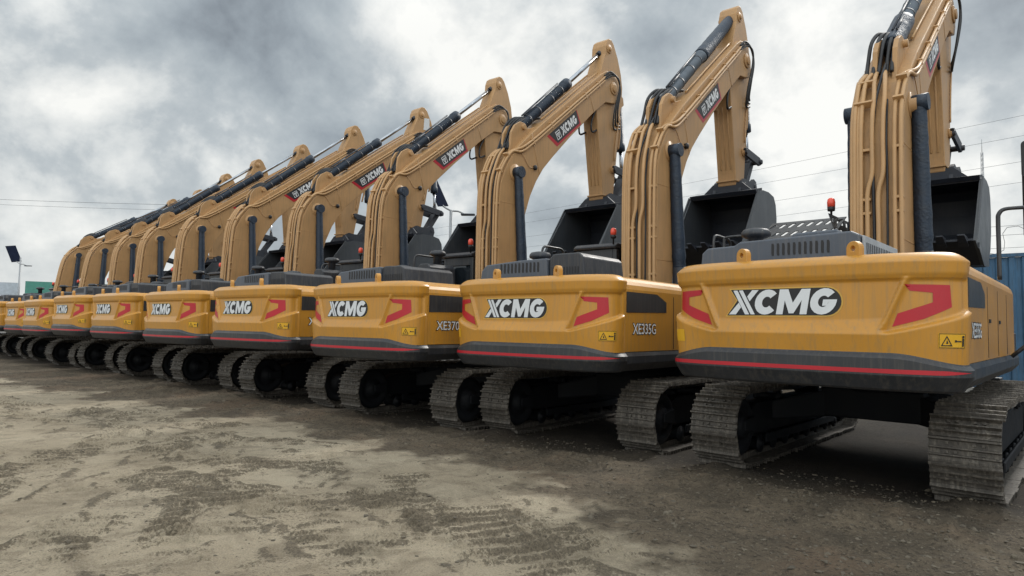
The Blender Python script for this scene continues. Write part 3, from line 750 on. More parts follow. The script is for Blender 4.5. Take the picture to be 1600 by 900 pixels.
def m_ears():
    b = MB()
    for x0, x1 in ((-.34, -.27), (.27, .34)):                     # ears
        b.prism([(4.50, 5.0), (4.60, 5.28), (4.74, 5.36), (4.92, 5.34), (5.2, 5.36), (5.36, 5.46), (5.52, 5.42), (5.58, 5.26), (5.50, 5.0)], x0, x1, 'x')
    b.tube([(-.36, 4.78, 5.2), (.36, 4.78, 5.2)], .06, 12); b.tube([(-.36, 5.44, 5.3), (.36, 5.44, 5.3)], .055, 12)
    return b
def m_bk_side(sg):
    def f():
        P = BKT; b = MB(); x0, x1 = sg*BKW, sg*(BKW+.035)
        b.prism(P, x0, x1, 'x')
        b.prism([(3.32, 3.60), (3.47, 3.66), (4.38, 4.86), (4.26, 4.94)], sg*(BKW+.037), sg*(BKW+.065), 'x')
        b.prism([(3.55, 3.50), (4.2, 3.27), (4.9, 3.36), (4.9, 3.46), (4.25, 3.40), (3.6, 3.61)], sg*(BKW+.037), sg*(BKW+.06), 'x')
        return b
    return f
def m_tooth(x):
    def f():
        b = MB(); d = Vector((0, -.946, .323)); n = Vector((0, .323, .946)); o = Vector((x, 3.37, 3.60))
        vs = []
        for t, w, h in ((-.10, .075, .06), (.05, .07, .055), (.24, .05, .012)):
            vs += [o+d*t+Vector((sx_*w, 0, 0))+n*(sz*h) for sx_, sz in ((-1, -1), (1, -1), (1, 1), (-1, 1))]
        fs = [(0, 1, 2, 3), (8, 9, 10, 11)]+[(4*j+i, 4*j+(i+1) % 4, 4*j+4+(i+1) % 4, 4*j+4+i) for j in range(2) for i in range(4)]
        b.add(vs, fs); return b
    return f
def m_link():
    b = MB()
    for x0, x1 in ((-.31, -.25), (.25, .31)):
        a, c = Vector((0, 4.98, 6.05)), Vector((0, 5.90, 6.0)); b.prism([(4.90, 6.13), (5.0, 5.96), (5.88, 5.90), (6.0, 5.95), (6.0, 6.06), (5.9, 6.11), (5.0, 6.16)], x0, x1, 'x')
    for x0, x1 in ((-.12, .12),):
        b.prism([(5.78, 6.02), (5.36, 5.32), (5.40, 5.22), (5.50, 5.22), (5.55, 5.30), (5.98, 5.96), (5.95, 6.08), (5.86, 6.1)], x0, x1, 'x')
    b.tube([(-.36, 5.90, 6.0), (.36, 5.90, 6.0)], .06, 12); b.tube([(-.33, 4.98, 6.05), (.33, 4.98, 6.05)], .055, 12)
    return b
LC_T, LC_B = (.86, 5.10), (1.16, 2.0)

# ---------------------------------------------------------------- assembling one excavator
FRONT = ('boom', 'arm', 'bucket', 'arm_cylinder', 'bucket_cylinder', 'bucket_link')
def base_name(o): return o.name.split('.')[0]
def pose(root, d, db=None, drop=0.0, slim=1.0):
    F = Matrix.Translation(FOOT); R = F @ Matrix.Rotation(d, 4, 'X') @ F.inverted()
    Bp = Matrix.Translation(Vector((0, LC_B[0], LC_B[1]))); RL = Bp @ Matrix.Rotation(d*.95, 4, 'X') @ Bp.inverted()
    for o in root.children:
        if base_name(o) in FRONT: o.matrix_basis = Matrix.Translation((0, 0, -drop)) @ R
        if slim != 1 and base_name(o) == 'boom': o.matrix_basis = R @ Matrix.Diagonal((slim, 1, 1, 1))
        if db is not None and base_name(o) in ('boom', 'arm_cylinder'): o.matrix_basis = F @ Matrix.Rotation(db, 4, 'X') @ F.inverted()
        elif base_name(o) == 'lift_cylinder': o.matrix_basis = RL @ Matrix.Diagonal((slim, 1, 1, 1))
def excavator(kind, label, loc, rz):
    r = thing('crawler_excavator', label, 'excavator', loc, rz, 'excavators parked side by side in a row')
    P = lambda n, b, m, parent=r, **kw: obj(n, b, m, parent, **kw)
    Q = lambda n, b, m, parent=r, **kw: objs(n, b, m, parent, **kw)
    # running gear
    for sg in (-1, 1):
        t = P('crawler_track', m_track, 'track_steel', key='track'); t.location.x = sg*1.295
        P('track_frame', m_track_frame, 'frame_black', t, key='tframe', bevel=.015)
        P('idler', m_rearwheel, 'frame_black', t, key='idler'); P('sprocket', m_sprocket, 'frame_black', t, key='sprocket')
        for i in range(8): P('bottom_roller', m_roller(TY0+.62+i*.47, .215, .085), 'frame_black', t, key='br%d' % i)
        for i in range(2): P('carrier_roller', m_roller(TY0+1.3+i*1.7, .80, .05), 'frame_black', t, key='cr%d' % i)
    P('undercarriage', m_carbody, 'frame_black', key='carbody', bevel=.02); P('slewing_ring', m_slew, 'frame_black', key='slew')
    # house
    cw = P('counterweight', m_counterweight, 'yellow_paint', key='cw')
    P('badge', m_badge(.014, .003), 'gold_film', cw, key='bdg'); P('badge_plate', m_badge(0, .007), 'rubber', cw, key='bdp'); P('lettering', m_badge_letters, 'silver_film', cw, key='bdl')
    for sg in (-1, 1):
        P('red_mark', m_red(sg), 'red_film', cw, key='red%d' % sg)
        w = P('warning_label', m_warn('plate', sg), 'label_yellow', cw, key='wp%d' % sg)
        if sg > 0: P('pictogram', m_warn('sign'), 'rubber', cw, key='ws')
        e = P('lifting_eye', m_lift_eye(), 'yellow_paint', cw, key='eye', bevel=.008); e.location = (sg*.555, -2.98, 2.485); e.rotation_euler.z = rad(-24)
    bp_ = P('bumper', m_bumper, 'black_paint', key='bumper'); P('red_stripe', m_stripe, 'red_film', bp_, key='stripe')
    for sg in (-1, 1):
        s = P('side_panel', m_side(sg), 'yellow_paint', key='side%d' % sg)
        Q('panel_seam', m_panel_lines(sg), 'rubber', s, key='seams%d' % sg)
        P('vent_window', m_side_window(sg), 'black_paint', s, key='vwin%d' % sg)
        if sg > 0:
            txt = 'XE335G' if kind in ('A', 'B') else 'XE370G'
            P('model_outline', m_model_text(txt, .012, .003), 'rubber', s, key='mo'+txt); P('model_lettering', m_model_text(txt, .002, .005), 'white_film', s, key='ml'+txt)
    Q('skirt', m_skirt, 'black_paint', key='skirt', bevel=.008); P('step_box', m_front_deck, 'black_paint', key='deck', bevel=.01)
    # engine hood
    if kind == 'A':
        h = P('hood', m_hood_grey, 'grey_hood', key='hoodA', bevel=.02)
        P('vent_slots', m_slots(-.50, .16, 11, -2.36, 2.60, 2.74, .014), 'rubber', h, key='slA')
        g = P('side_grille', m_side_grille, 'light_steel', h, key='sgr', bevel=.006); P('grille_slots', m_side_slots, 'rubber', h, key='sgs')  # grille paler than the hood: sky reflection put into its colour
        P('exhaust_cap', m_precleaner(-.98, -1.55, 2.74, 3.06), 'dark_hood', h, key='pcA'); P('grab_rail', m_small_rail(-1.22, -1.6), 'black_paint', h, key='grA')
    else:
        h = P('hood', m_hood_left, 'grey_hood', key='hoodL', bevel=.02); P('vent_slots', m_slots(-.92, -.12, 11, -2.50, 2.60, 2.75, .018), 'rubber', h, key='slL')
        h2 = P('hood', m_hood_tall if kind == 'B' else m_hood_right, 'dark_hood', key='hoodR'+kind, bevel=.02); P('vent_slots', m_slots(.07, .56, 10, -2.46, 2.55, 2.66, .011), 'rubber', h2, key='slR')
        if kind == 'B': P('exhaust_cap', m_precleaner(-.80, -1.6, 2.76, 3.03), 'dark_hood', h, key='pcB')
        else:
            fb = P('filter_box', m_filter_box, 'dark_hood', key='fbox', bevel=.02); P('air_cap', m_precleaner(-1.22, .06, 3.08, 3.42), 'dark_hood', fb, key='pcC')
            P('exhaust_cap', m_precleaner(-.55, -1.5, 2.76, 2.93), 'dark_hood', h, key='pcD')
    P('handrail', m_rail_out if kind == 'A' else m_rail, 'black_paint', key='rail'+('A' if kind == 'A' else ''))
    # cab
    c = P('cab', m_cab, 'black_paint', key='cab', bevel=.012); P('roof', m_cab_roof, 'dark_hood', c, key='croof', bevel=.015); Q('window', m_cab_glass, 'glass', c, key='cglass')
    zb = 3.40
    if kind == 'A':
        c.location.z = -.26; gd = P('roof_guard', m_guard, 'black_paint', c, key='guard'); gd.location.z = .26; zb = 3.72
    bb = P('beacon_base', m_beacon_base(-.64, .50, zb-.02), 'rubber', c, key='bb'+kind); P('beacon', m_beacon_lens(-.64, .50, zb-.02), 'amber', c, key='bl'+kind)
    if kind == 'A':
      mr = P('mirror', m_mirror, 'rubber', key='mirror', bevel=.01); mr.location = (1.77, .95, 4.06)
      ma = P('mirror_arm', m_mirror_arm, 'black_paint', key='marm'); ma.location = (1.77, .95, 4.06)
    # boom
    b = P('boom', m_boom, 'tan_paint', key='boom', bevel=.018)
    Q('cylinder_bracket', m_boom_lugs, 'tan_paint', b, key='lugs', bevel=.008)
    for sg in (-1, 1): P('pivot_boss', m_boss(sg), 'tan_paint', b, key='boss%d' % sg)
    P('work_lamp', m_speaker_cap, 'rubber', b, key='wlamp'); Q('weld_seam', m_weld, 'tan_paint', b, key='weld')
    Q('steel_pipe', m_pipes, 'pipe_paint', b, key='pipes'); Q('pipe_clamp', m_clamps, 'pipe_paint', b, key='clamps', bevel=.006)
    Q('knee_hose', m_knee_hoses, 'rubber', b, key='khose'); Q('rear_hose', m_rear_hose, 'rubber', b, key='rhose'); Q('nose_hose', m_nose_hoses, 'rubber', b, key='nhose')
    for sg in (1, -1):
        for part, m in (('red', 'red_film'), ('black', 'rubber'), ('white', 'white_film')):
            P({'red': 'decal_edge', 'black': 'decal', 'white': 'decal_lettering'}[part], m_decal(part, sg), m, b, key='dc%s%d' % (part, sg))
    # cylinders
    f = {'A': .66, 'B': .53, 'C': .54}[kind]
    ba, ro, ey = cyl_parts(AC_A, AC_B, f, .125, .058)
    ac = P('arm_cylinder', ba, {'A': 'grey_barrel', 'B': 'grey_barrel'}.get(kind, 'navy_wrap'), key='acb'+kind); P('rod', ro, 'chrome', ac, key='acr'+kind); Q('rod_eye', ey, 'dark_steel', ac, key='ace'+kind); Q('cylinder_band', m_ac_lines, 'dark_steel', ac, key='acl')
    if kind == 'B': P('rod_cover', m_wrap(Vector(AC_A)+(Vector(AC_B)-Vector(AC_A))*.50, AC_B, lambda t: .164-.03*t, 3), 'navy_wrap', ac, key='acw')
    if kind == 'A': P('rod_cover', m_wrap(AC_A, Vector(AC_A)+(Vector(AC_B)-Vector(AC_A))*.26, lambda t: .166, 3, 12), 'navy_wrap', ac, key='acw2')
    for sg in (-1, 1):
        T, Bt = (sg*.435, *LC_T), (sg*.435, *LC_B)
        lc = P('lift_cylinder', m_wrap(T, Vector(T)+(Vector(Bt)-Vector(T))*.72, lambda t: .098+.035*t if t < .9 else .12, 7+sg), 'navy_wrap', key='lcw%d' % sg)
        P('barrel', MB().tube([Vector(T)+(Vector(Bt)-Vector(T))*.70, Bt], .125, 18), 'dark_steel', lc, key='lcb%d' % sg)
        P('pin_eye', MB().tube([(sg*.345, *LC_T), (sg*.56, *LC_T)], .125, 18), 'navy_wrap', lc, key='lce%d' % sg)
    a = P('arm', m_arm, 'tan_paint', key='arm', bevel=.016); Q('stiffener', m_arm_ribs, 'tan_paint', a, key='aribs', bevel=.006); Q('arm_pipe', m_arm_lines, 'pipe_paint', a, key='alines')
    ba, ro, ey = cyl_parts(BC_A, BC_B, .64, .115, .05)
    bc = P('bucket_cylinder', ba, 'navy_wrap', key='bcb'); P('rod', ro, 'chrome', bc, key='bcr'); Q('rod_eye', ey, 'dark_steel', bc, key='bce')
    Q('bucket_link', m_link, 'dark_steel', key='link', bevel=.01)
    k = P('bucket', m_bucket, 'bucket_steel', key='bucket')
    Q('hinge_ear', m_ears, 'dark_steel', k, key='ears')
    for sg in (-1, 1): P('side_plate', m_bk_side(sg), 'bucket_side', k, key='bks%d' % sg)
    for i in range(5): P('tooth', m_tooth(-.62+.31*i), 'dark_steel', k, key='tooth%d' % i)
    # main frame under the boom foot
    def frame():
        q = MB()
        for x0, x1 in ((-.47, -.38), (.38, .47)): q.prism([(-.4, 1.45), (-.2, 1.9), (.3, 2.40), (.9, 2.42), (1.1, 2.2), (1.35, 2.1), (1.4, 1.2), (-.4, 1.2)], x0, x1, 'x')
        return q
    Q('main_frame', frame, 'yellow_paint', key='mframe', bevel=.01)
    return r
mat('bucket_side', (.050, .057, .066), .42, var=.2, vscale=2.5, dirt=DUST, dirt_amt=.15)  # paler than the bucket shell: sky reflection painted into the side plates
def copy_tree(o, parent=None):
    c = o.copy(); C.objects.link(c); c.parent = parent
    for ch in o.children: copy_tree(ch, c)
    return c
# ---------------------------------------------------------------- the row
ROW = [(0, 0, .011, -.038, -.055), (-3.880, .230, -.026, .005, -.010), (-7.312, -.144, -.024, .010, -.012), (-11.078, -.195, .021, .039, -.034), (-15.009, -.090, .007, .019, -.055), (-18.823, -.101, .033, .005, -.050),
       (-22.636, -.052, .046, .008, -.065), (-26.445, .040, -.028, .005, -.060), (-30.175, .314, -.040, -.002, -.075), (-34.0, .25, .0, .004, -.14), (-37.85, .2, .0, .002, -.16)]
LAB = ['yellow excavator with grey slatted hood and perforated roof guard, largest and nearest in the row',
       'yellow excavator with XE335G on its side and a dark wrapped arm rod',
       'yellow excavator with XE370G on its side panel and a bare chrome arm rod',
       'yellow excavator between the XE370G machine and the one with a paper sheet on its arm',
       'yellow excavator with a white paper sheet stuck on its arm',
       'yellow excavator just left of the one with the paper sheet on its arm',
       'yellow excavator, seventh counted from the nearest machine',
       'yellow excavator, eighth counted from the nearest machine',
       'yellow excavator, third from the far left end of the row',
       'yellow excavator, last but one at the far left end of the row',
       'yellow excavator at the far left end, its bent boom outermost against the sky']
protoC = None; MACH = []
TURN = [-.038, .005, .0, .039, .012, .0, .0, -.01, -.015, -.02, -.06]         # how far each machine is turned, pivoting about its rear
ROW = [(x+2.9*(rz-t), y, z, t, d) for (x, y, z, rz, d), t in zip(ROW, TURN)]
for i, (x, y, z, rz, d) in enumerate(ROW):
    if i == 0: m = excavator('A', LAB[0], (x, y, z), rz)
    elif i == 1: m = excavator('B', LAB[1], (x, y, z), rz)
    elif protoC is None: m = protoC = excavator('C', LAB[2], (x, y, z), rz)
    else:
        m = copy_tree(protoC); m.location = (x, y, z); m.rotation_euler = (0, 0, rz); m['label'] = LAB[i]
    pose(m, d, -.045 if i == 0 else None, .14 if i == 0 else 0.0, 1.0 if i < 2 else .84); MACH.append(m)
arm4 = [o for o in MACH[4].children if base_name(o) == 'arm'][0]
obj('paper_sheet', MB().prism([(4.86, 8.78), (5.14, 8.84), (5.10, 9.26), (4.86, 9.20)], AW+.002, AW+.005, 'x'), 'paper', arm4)

# ---------------------------------------------------------------- ground
rng = np.random.default_rng(5)
def vnoise(x, y, seed):
    xi, yi = np.floor(x).astype(int), np.floor(y).astype(int); fx, fy = x-xi, y-yi
    def h(a, b):
        n = (a*374761393+b*668265263+seed*1442695041) & 0xFFFFFFFF; n = ((n ^ (n >> 13))*1274126177) & 0xFFFFFFFF; return ((n ^ (n >> 16)) & 0xFFFF)/65535.0
    u, v = fx*fx*(3-2*fx), fy*fy*(3-2*fy)
    return (h(xi, yi)*(1-u)+h(xi+1, yi)*u)*(1-v)+(h(xi, yi+1)*(1-u)+h(xi+1, yi+1)*u)*v
def fbm(x, y, seed, o=5, g=.5):
    t = 0; a = 1; s = 0
    for k in range(o): t = t+a*vnoise(x*2**k, y*2**k, seed+k*17); s += a; a *= g
    return t/s
# crawler prints left in the soil: (x, y, heading deg, turning radius or 0, length, ridge height)
PRINTS = [(-5.0, -6.75, 9, 0, 3.6, .34, -38), (-5.7, -5.7, 33, 0, 2.4, .30, -30), (-3.65, -5.55, -40, 1.5, 1.9, .48, -40), (-4.3, -8.2, -38, 0, 1.8, .38, -38), (-2.6, -6.6, -25, 0, 2.6, .52, -40), (-1.75, -6.0, -30, 4, 2.4, .48, -35),
          (-7.6, -7.4, -30, 0, 2.2, .36, -35), (-9, -6.1, -32, 0, 2.6, .42, -32), (-5.6, -7.9, -30, 3, 2.2, .36, -40), (-7.2, -5.1, 28, 0, 3.2, .32, -25), (-1.6, -5.0, -50, 0, 2.0, .40, -48), (-11, -5.2, 20, 0, 4, .38, -30), (-13, -6.6, 10, 0, 5, .36, -30),
          (-16, -6.3, 5, 0, 6, .36, -35), (-3.2, -7.5, -35, 0, 1.7, .40, -35), (-.8, -6.3, -30, 0, 2, .36, -38), (-6.9, -6.5, -34, 0, 1.6, .30, -42), (-9.5, -4.9, 14, 0, 3, .36, -36)]
_r = random.Random(12)
for _ in range(34):
    _x, _y = _r.uniform(-15, .2), _r.uniform(-8.8, -4.6)
    PRINTS.append((_x, _y, -34+_r.uniform(-26, 40), _r.choice((0, 0, 2.5, -3)), _r.uniform(1.2, 2.6), _r.uniform(.16, .36), -38+_r.uniform(-10, 12)))
def ground_fields(X, Y):
    turned = np.zeros_like(X)
    wx = X+.35*(fbm(X*.8, Y*.8, 3, 3)-.5); wy = Y+.35*(fbm(X*.8, Y*.8, 41, 3)-.5)
    H = .10*(fbm(X*.22, Y*.22, 7, 3)-.5)+.016*(fbm(X*1.1, Y*1.1, 11, 4)-.5)
    nearw = np.exp(-np.clip(np.hypot(X-1.9, Y+10)-22, 0, None)/12)
    fine = (fbm(X*7, Y*7, 23, 4, .55)-.5)
    prints = np.zeros_like(X)
    jit = 1.3*(fbm(X*2.6, Y*2.6, 5, 3)-.5)
    for px, py, hd, R_, ln, hw, rn in PRINTS:
        c, s = math.cos(rad(hd)), math.sin(rad(hd)); u = (wx-px)*c+(wy-py)*s; v = -(wx-px)*s+(wy-py)*c
        if R_: v = v-u*u/(2*R_)
        near_edge = .10*(fbm(X*3.5+py, Y*3.5, 63, 3)-.5)*2
        m = smoothstep(hw+.03, hw-.07, np.abs(v)+near_edge)*smoothstep(ln/2, ln/2-.5, np.abs(u))
        wear = np.clip((fbm(X*1.5+px, Y*1.5, 61, 3)-.36)*5, 0, 1)
        k = rad(rn-hd); q = u*math.cos(k)+v*math.sin(k)
        if R_: q = u
        ph = 2*math.pi*q/.20+jit*2.2
        crest = np.clip(np.sin(ph), 0, 1)**2.2
        prints += m*wear*(.052*crest*(.6+.8*fbm(X*8, Y*8, 81, 2))-.012)
        turned = np.maximum(turned, m*wear*np.clip(np.sin(ph-.6), 0, 1)**5*np.clip((fbm(X*2.0, Y*2.0, 71, 3)-.28)*3.6, 0, 1))
        eb = np.exp(-((np.abs(v)+near_edge-hw)/.05)**2)*smoothstep(ln/2, ln/2-.5, np.abs(u))*np.clip((fbm(X*4, Y*4, 77, 3)-.47)*6, 0, 1)
        prints += .016*eb*(.3+1.4*fbm(X*14, Y*14, 79, 2)); turned = np.maximum(turned, eb)
    zone = smoothstep(-4.55, -3.15, Y+1.1*(fbm(X*.55, Y*.55, 91, 3)-.5)*2+2.0*(fbm(X*1.5, Y*1.5, 95, 4, .6)-.5)+np.clip((X+2.6)*.33, 0, 1.25)+np.clip((-8-X)*.12, 0, 1.1)+.3*(fbm(X*3, Y*3, 93, 2)-.5))
    clod = np.clip(fbm(X*4.2, Y*4.2, 33, 4, .6)-.53, 0, 1)
    patch = np.clip((fbm(X*.9+7, Y*.9, 55, 4, .6)-.56)*6, 0, 1)*.22; patch = np.maximum(patch, turned)
    H = H+prints*(1-.75*zone)+.05*np.abs(fine)*zone+.012*fine+.010*(fbm(X*15, Y*15, 27, 2)-.5)+(.30*zone+.03*patch)*clod*.55
    # churned berm in front of the tracks, and flat ground where the tracks stand
    berm = np.exp(-((Y+2.75+.3*(fbm(X*.9, 0*X, 15, 2)-.5))/.33)**2)*(.04+.09*np.clip(fbm(X*2.2, Y*2.2, 19, 3)-.4, 0, 1))
    H = H+berm*(X < 1.2)
    H = H+.10*np.exp(-((wx+.15)*.5-(wy+3.55))**2/.02)*np.exp(-((wx-.2)/.9)**2)*(.35+fbm(X*6, Y*6, 29, 3))*.8
    k = smoothstep(-2.55, -2.0, Y)*smoothstep(4.2, 3.4, Y)
    mz = np.interp(-X, [-r[0] for r in ROW], [r[2] for r in ROW])
    H = H*(1-.75*k)+(mz-.005)*smoothstep(-3.6, -2.3, Y)*smoothstep(5, 3.8, Y)
    for r in ROW:
        for sg in (-1.295, 1.295):
            H = H+.15*np.exp(-((X-r[0]-sg)/.36)**2-((Y-r[1]+2.02)/.20)**2)*(.25+.9*fbm(X*5, Y*5, 13, 3))
    under_shade = smoothstep(-2.9, -1.6, Y)*smoothstep(9, 5, Y)*(.6+.4*fbm(X*1.3, Y*1.3, 97, 3))  # painted shade: soil colour darkened beneath the row of machines
    H = H*nearw-.004
    return H, zone, patch, under_shade
def graded(stops):
    out = [stops[0][0]]
    for (a, _), (b, st) in zip(stops[:-1], stops[1:]):
        n = max(1, int(round((b-a)/st))); out += list(a+(b-a)*np.arange(1, n+1)/n)
    return np.array(out)
gx = graded([(-1500, 0), (-400, 120), (-120, 40), (-60, 5), (-34, .6), (-18, .14), (-9, .055), (-4.5, .032), (2.8, .026), (6, .12), (14, .8), (60, 6), (400, 60), (1500, 200)])
gy = graded([(-1500, 0), (-300, 200), (-40, 30), (-14, 3), (-9.4, .3), (-6.5, .028), (-2.2, .032), (3.6, .16), (8, .5), (16, 1), (60, 6), (300, 40), (1500, 200)])
GX, GY = np.meshgrid(gx, gy); GH, GZ, GP, GW = ground_fields(GX, GY)
me = bpy.data.meshes.new('ground'); nx, ny = len(gx), len(gy)
V = np.stack([GX, GY, GH], -1).reshape(-1, 3)
idx = np.arange(nx*ny).reshape(ny, nx); F = np.stack([idx[:-1, :-1], idx[:-1, 1:], idx[1:, 1:], idx[1:, :-1]], -1).reshape(-1, 4)
me.vertices.add(len(V)); me.vertices.foreach_set('co', V.ravel()); me.loops.add(F.size); me.loops.foreach_set('vertex_index', F.ravel())
me.polygons.add(len(F)); me.polygons.foreach_set('loop_start', np.arange(0, F.size, 4)); me.polygons.foreach_set('loop_total', np.full(len(F), 4)); me.polygons.foreach_set('use_smooth', np.ones(len(F), bool)); me.update(calc_edges=True)
for nm, arr in (('soil', GZ), ('crumb', GP), ('under_shade', GW)):
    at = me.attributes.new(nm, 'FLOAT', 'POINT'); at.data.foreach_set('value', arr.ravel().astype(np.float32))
gm = bpy.data.materials.new('bare_soil'); gm.use_nodes = True; t = gm.node_tree; bs = t.nodes['Principled BSDF']; bs.inputs['Roughness'].default_value = .92; bs.inputs['Specular IOR Level'].default_value = .25
def tn(ty, **kw):
    n = t.nodes.new(ty)
    for k, v in kw.items(): setattr(n, k, v)
    return n
tcg = tn('ShaderNodeTexCoord')
def tnoise(scale, det, rough=.6, dist=0):
    n = tn('ShaderNodeTexNoise'); n.inputs['Scale'].default_value = scale; n.inputs['Detail'].default_value = det; n.inputs['Roughness'].default_value = rough; n.inputs['Distortion'].default_value = dist
    t.links.new(tcg.outputs['Object'], n.inputs['Vector']); return n.outputs[0]
def tramp(src, stops):
    r = tn('ShaderNodeValToRGB'); t.links.new(src, r.inputs[0]); e = r.color_ramp
    e.elements[0].position, e.elements[0].color = stops[0][0], stops[0][1]+(1,); e.elements[1].position, e.elements[1].color = stops[-1][0], stops[-1][1]+(1,)
    for p, c in stops[1:-1]: q = e.elements.new(p); q.color = c+(1,)
    return r.outputs[0]
def tmix(f, a, b, mode='MIX'):
    m = tn('ShaderNodeMix', data_type='RGBA', blend_type=mode)
    for s, x in ((0, f), (6, a), (7, b)):
        if isinstance(x, (int, float, tuple)): m.inputs[s].default_value = x
        else: t.links.new(x, m.inputs[s])
    return m.outputs[2]
def tmath(op, a, b):
    m = tn('ShaderNodeMath', operation=op); m.use_clamp = True
    for s, x in ((0, a), (1, b)):
        if isinstance(x, (int, float)): m.inputs[s].default_value = x
        else: t.links.new(x, m.inputs[s])
    return m.outputs[0]
a1 = tn('ShaderNodeAttribute', attribute_name='soil'); a2 = tn('ShaderNodeAttribute', attribute_name='crumb'); a3 = tn('ShaderNodeAttribute', attribute_name='under_shade')
def band(x, lo, hi): return tramp(x, [(lo, (0, 0, 0)), (hi, (1, 1, 1))])
sand = tmix(band(tnoise(.55, 7, .64, .5), .3, .7), (.275, .225, .155, 1), (.420, .360, .262, 1))
sand = tmix(tmath('MULTIPLY', band(tnoise(2.4, 9, .70, .7), .46, .62), .7), sand, (.175, .142, .098, 1))
sand = tmix(tmath('MULTIPLY', band(tnoise(70, 4, .75), .46, .60), .42), sand, (.135, .110, .077, 1))      # grit
sand = tmix(tmath('MULTIPLY', band(tnoise(95, 3, .6, .2), .60, .66), .5), sand, (.46, .42, .34, 1))        # pale grains
# crumbled darker soil: grains that crowd together where the ground has been turned
shift = tmath('MULTIPLY', a2.outputs['Fac'], .27)
near = tmath('MULTIPLY', band(tnoise(.9, 5, .6), .44, .66), .075)
cr = band(tmath('ADD', tmath('ADD', tnoise(30, 8, .78), shift), near), .585, .675)
sand = tmix(tmath('MULTIPLY', cr, .85), sand, tmix(band(tnoise(48, 5, .8), .4, .6), (.055, .045, .032, 1), (.160, .130, .092, 1)))
mud = tmix(band(tnoise(1.7, 9, .70, .3), .32, .68), (.066, .053, .038, 1), (.160, .126, .087, 1))
mud = tmix(tmath('MULTIPLY', band(tnoise(.42, 4), .50, .64), .5), mud, (.140, .088, .056, 1))
mud = tmix(tmath('MULTIPLY', band(tnoise(18, 9, .8), .52, .58), .75), mud, (.032, .026, .020, 1))
mud = tmix(tmath('MULTIPLY', band(tnoise(40, 6, .75), .56, .62), .7), mud, (.210, .175, .125, 1))
mud = tmix(a3.outputs['Fac'], mud, (.020, .017, .014, 1))  # shade under the machines put into the mud colour
zr = tmath('ADD', a1.outputs['Fac'], tmath('MULTIPLY', tmath('SUBTRACT', tnoise(9, 8, .75), .5), 0.0))
zf = band(tmath('ADD', tmath('MULTIPLY', a1.outputs['Fac'], .62), tmath('MULTIPLY', tnoise(7, 9, .78), .38)), .34, .62)
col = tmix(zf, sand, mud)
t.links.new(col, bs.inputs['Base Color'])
b1 = tn('ShaderNodeBump'); b1.inputs['Strength'].default_value = .9; b1.inputs['Distance'].default_value = .03; t.links.new(tnoise(22, 8, .72), b1.inputs['Height'])
b2 = tn('ShaderNodeBump'); b2.inputs['Strength'].default_value = .9; b2.inputs['Distance'].default_value = .012; t.links.new(tnoise(70, 6, .75), b2.inputs['Height']); t.links.new(b1.outputs[0], b2.inputs['Normal'])
t.links.new(b2.outputs[0], bs.inputs['Normal'])
me.materials.append(gm); go = bpy.data.objects.new('ground', me); C.objects.link(go); go['kind'] = 'structure'
def gheight(x, y):
    i = np.clip(np.searchsorted(gx, x), 1, nx-1); j = np.clip(np.searchsorted(gy, y), 1, ny-1); return float(GH[j, i])
# crumbled soil and pebbles
b = MB(); n = 0
ico = [(0, 0, 1), (.89, 0, .45), (.28, .85, .45), (-.72, .53, .45), (-.72, -.53, .45), (.28, -.85, .45), (.72, .53, -.45), (-.28, .85, -.45), (-.89, 0, -.45), (-.28, -.85, -.45), (.72, -.53, -.45), (0, 0, -1)]
icf = [(0, 1, 2), (0, 2, 3), (0, 3, 4), (0, 4, 5), (0, 5, 1), (1, 6, 2), (2, 7, 3), (3, 8, 4), (4, 9, 5), (5, 10, 1), (6, 7, 2), (7, 8, 3), (8, 9, 4), (9, 10, 5), (10, 6, 1), (6, 11, 7), (7, 11, 8), (8, 11, 9), (9, 11, 10), (10, 11, 6)]
n = 120000
cx = 2.9-27*rng.random(n)**1.9; cy = rng.uniform(-9.2, -1.4, n)
H_, z_, p_, r_ = ground_fields(cx[None, :], cy[None, :])
ok = rng.random(n) < .012+.20*z_[0]+.14*p_[0]
sel = np.where(ok)[0][:15000]
for j in sel:
    x, y = cx[j], cy[j]; r = float(np.clip(rng.lognormal(-4.75, .55), .004, .045)); z = gheight(x, y); a = rng.uniform(0, 6.28); c, s = math.cos(a), math.sin(a); k = rng.uniform(.55, 1.3, 12); q = rng.uniform(.6, 1.5); h = rng.uniform(.4, .8)
    b.add([(x+(vx*c*q-vy*s)*r*k[i], y+(vx*s*q+vy*c)*r*k[i], z+vz*h*r*k[i]) for i, (vx, vy, vz) in enumerate(ico)], icf, False)
pb = obj('soil_crumbs', b, 'stone'); pb['kind'] = 'stuff'; pb['label'] = 'loose pebbles and crumbled soil scattered over the bare ground'; pb['category'] = 'pebbles'

# ---------------------------------------------------------------- beyond the row
WY = 12.0
w = thing('boundary_wall', 'tall blue corrugated sheet wall behind the excavators, topped with barbed wire', 'wall', (-14, WY, 0))
def m_sheet():
    b = MB(); x = -26.0; pr = []
    while x < 26: pr += [(x, 0), (x+.10, 0), (x+.14, -.045), (x+.24, -.045)]; x += .28
    lo = [(a, c, .28) for a, c in pr]; hi = [(a, c, 3.82) for a, c in pr]; n = len(pr)
    b.add(lo+hi, [(i, i+1, n+i+1, n+i) for i in range(n-1)]); b.add([(a, c+.02, z) for a, c, z in lo+hi], [(i, i+1, n+i+1, n+i) for i in range(n-1)]); return b
obj('sheeting', m_sheet, 'blue_sheet', w); obj('plinth', MB().box(-26, 26, -.10, .12, -.3, .27), 'concrete', w); obj('top_rail', MB().box(-26, 26, -.07, .07, 3.83, 3.92), 'blue_sheet', w)
def m_posts():
    b = MB()
    for i in range(14): b.tube([(-25.5+i*3.9, .06, 3.9), (-25.5+i*3.9, .06, 4.72)], .025, 6)
    return b
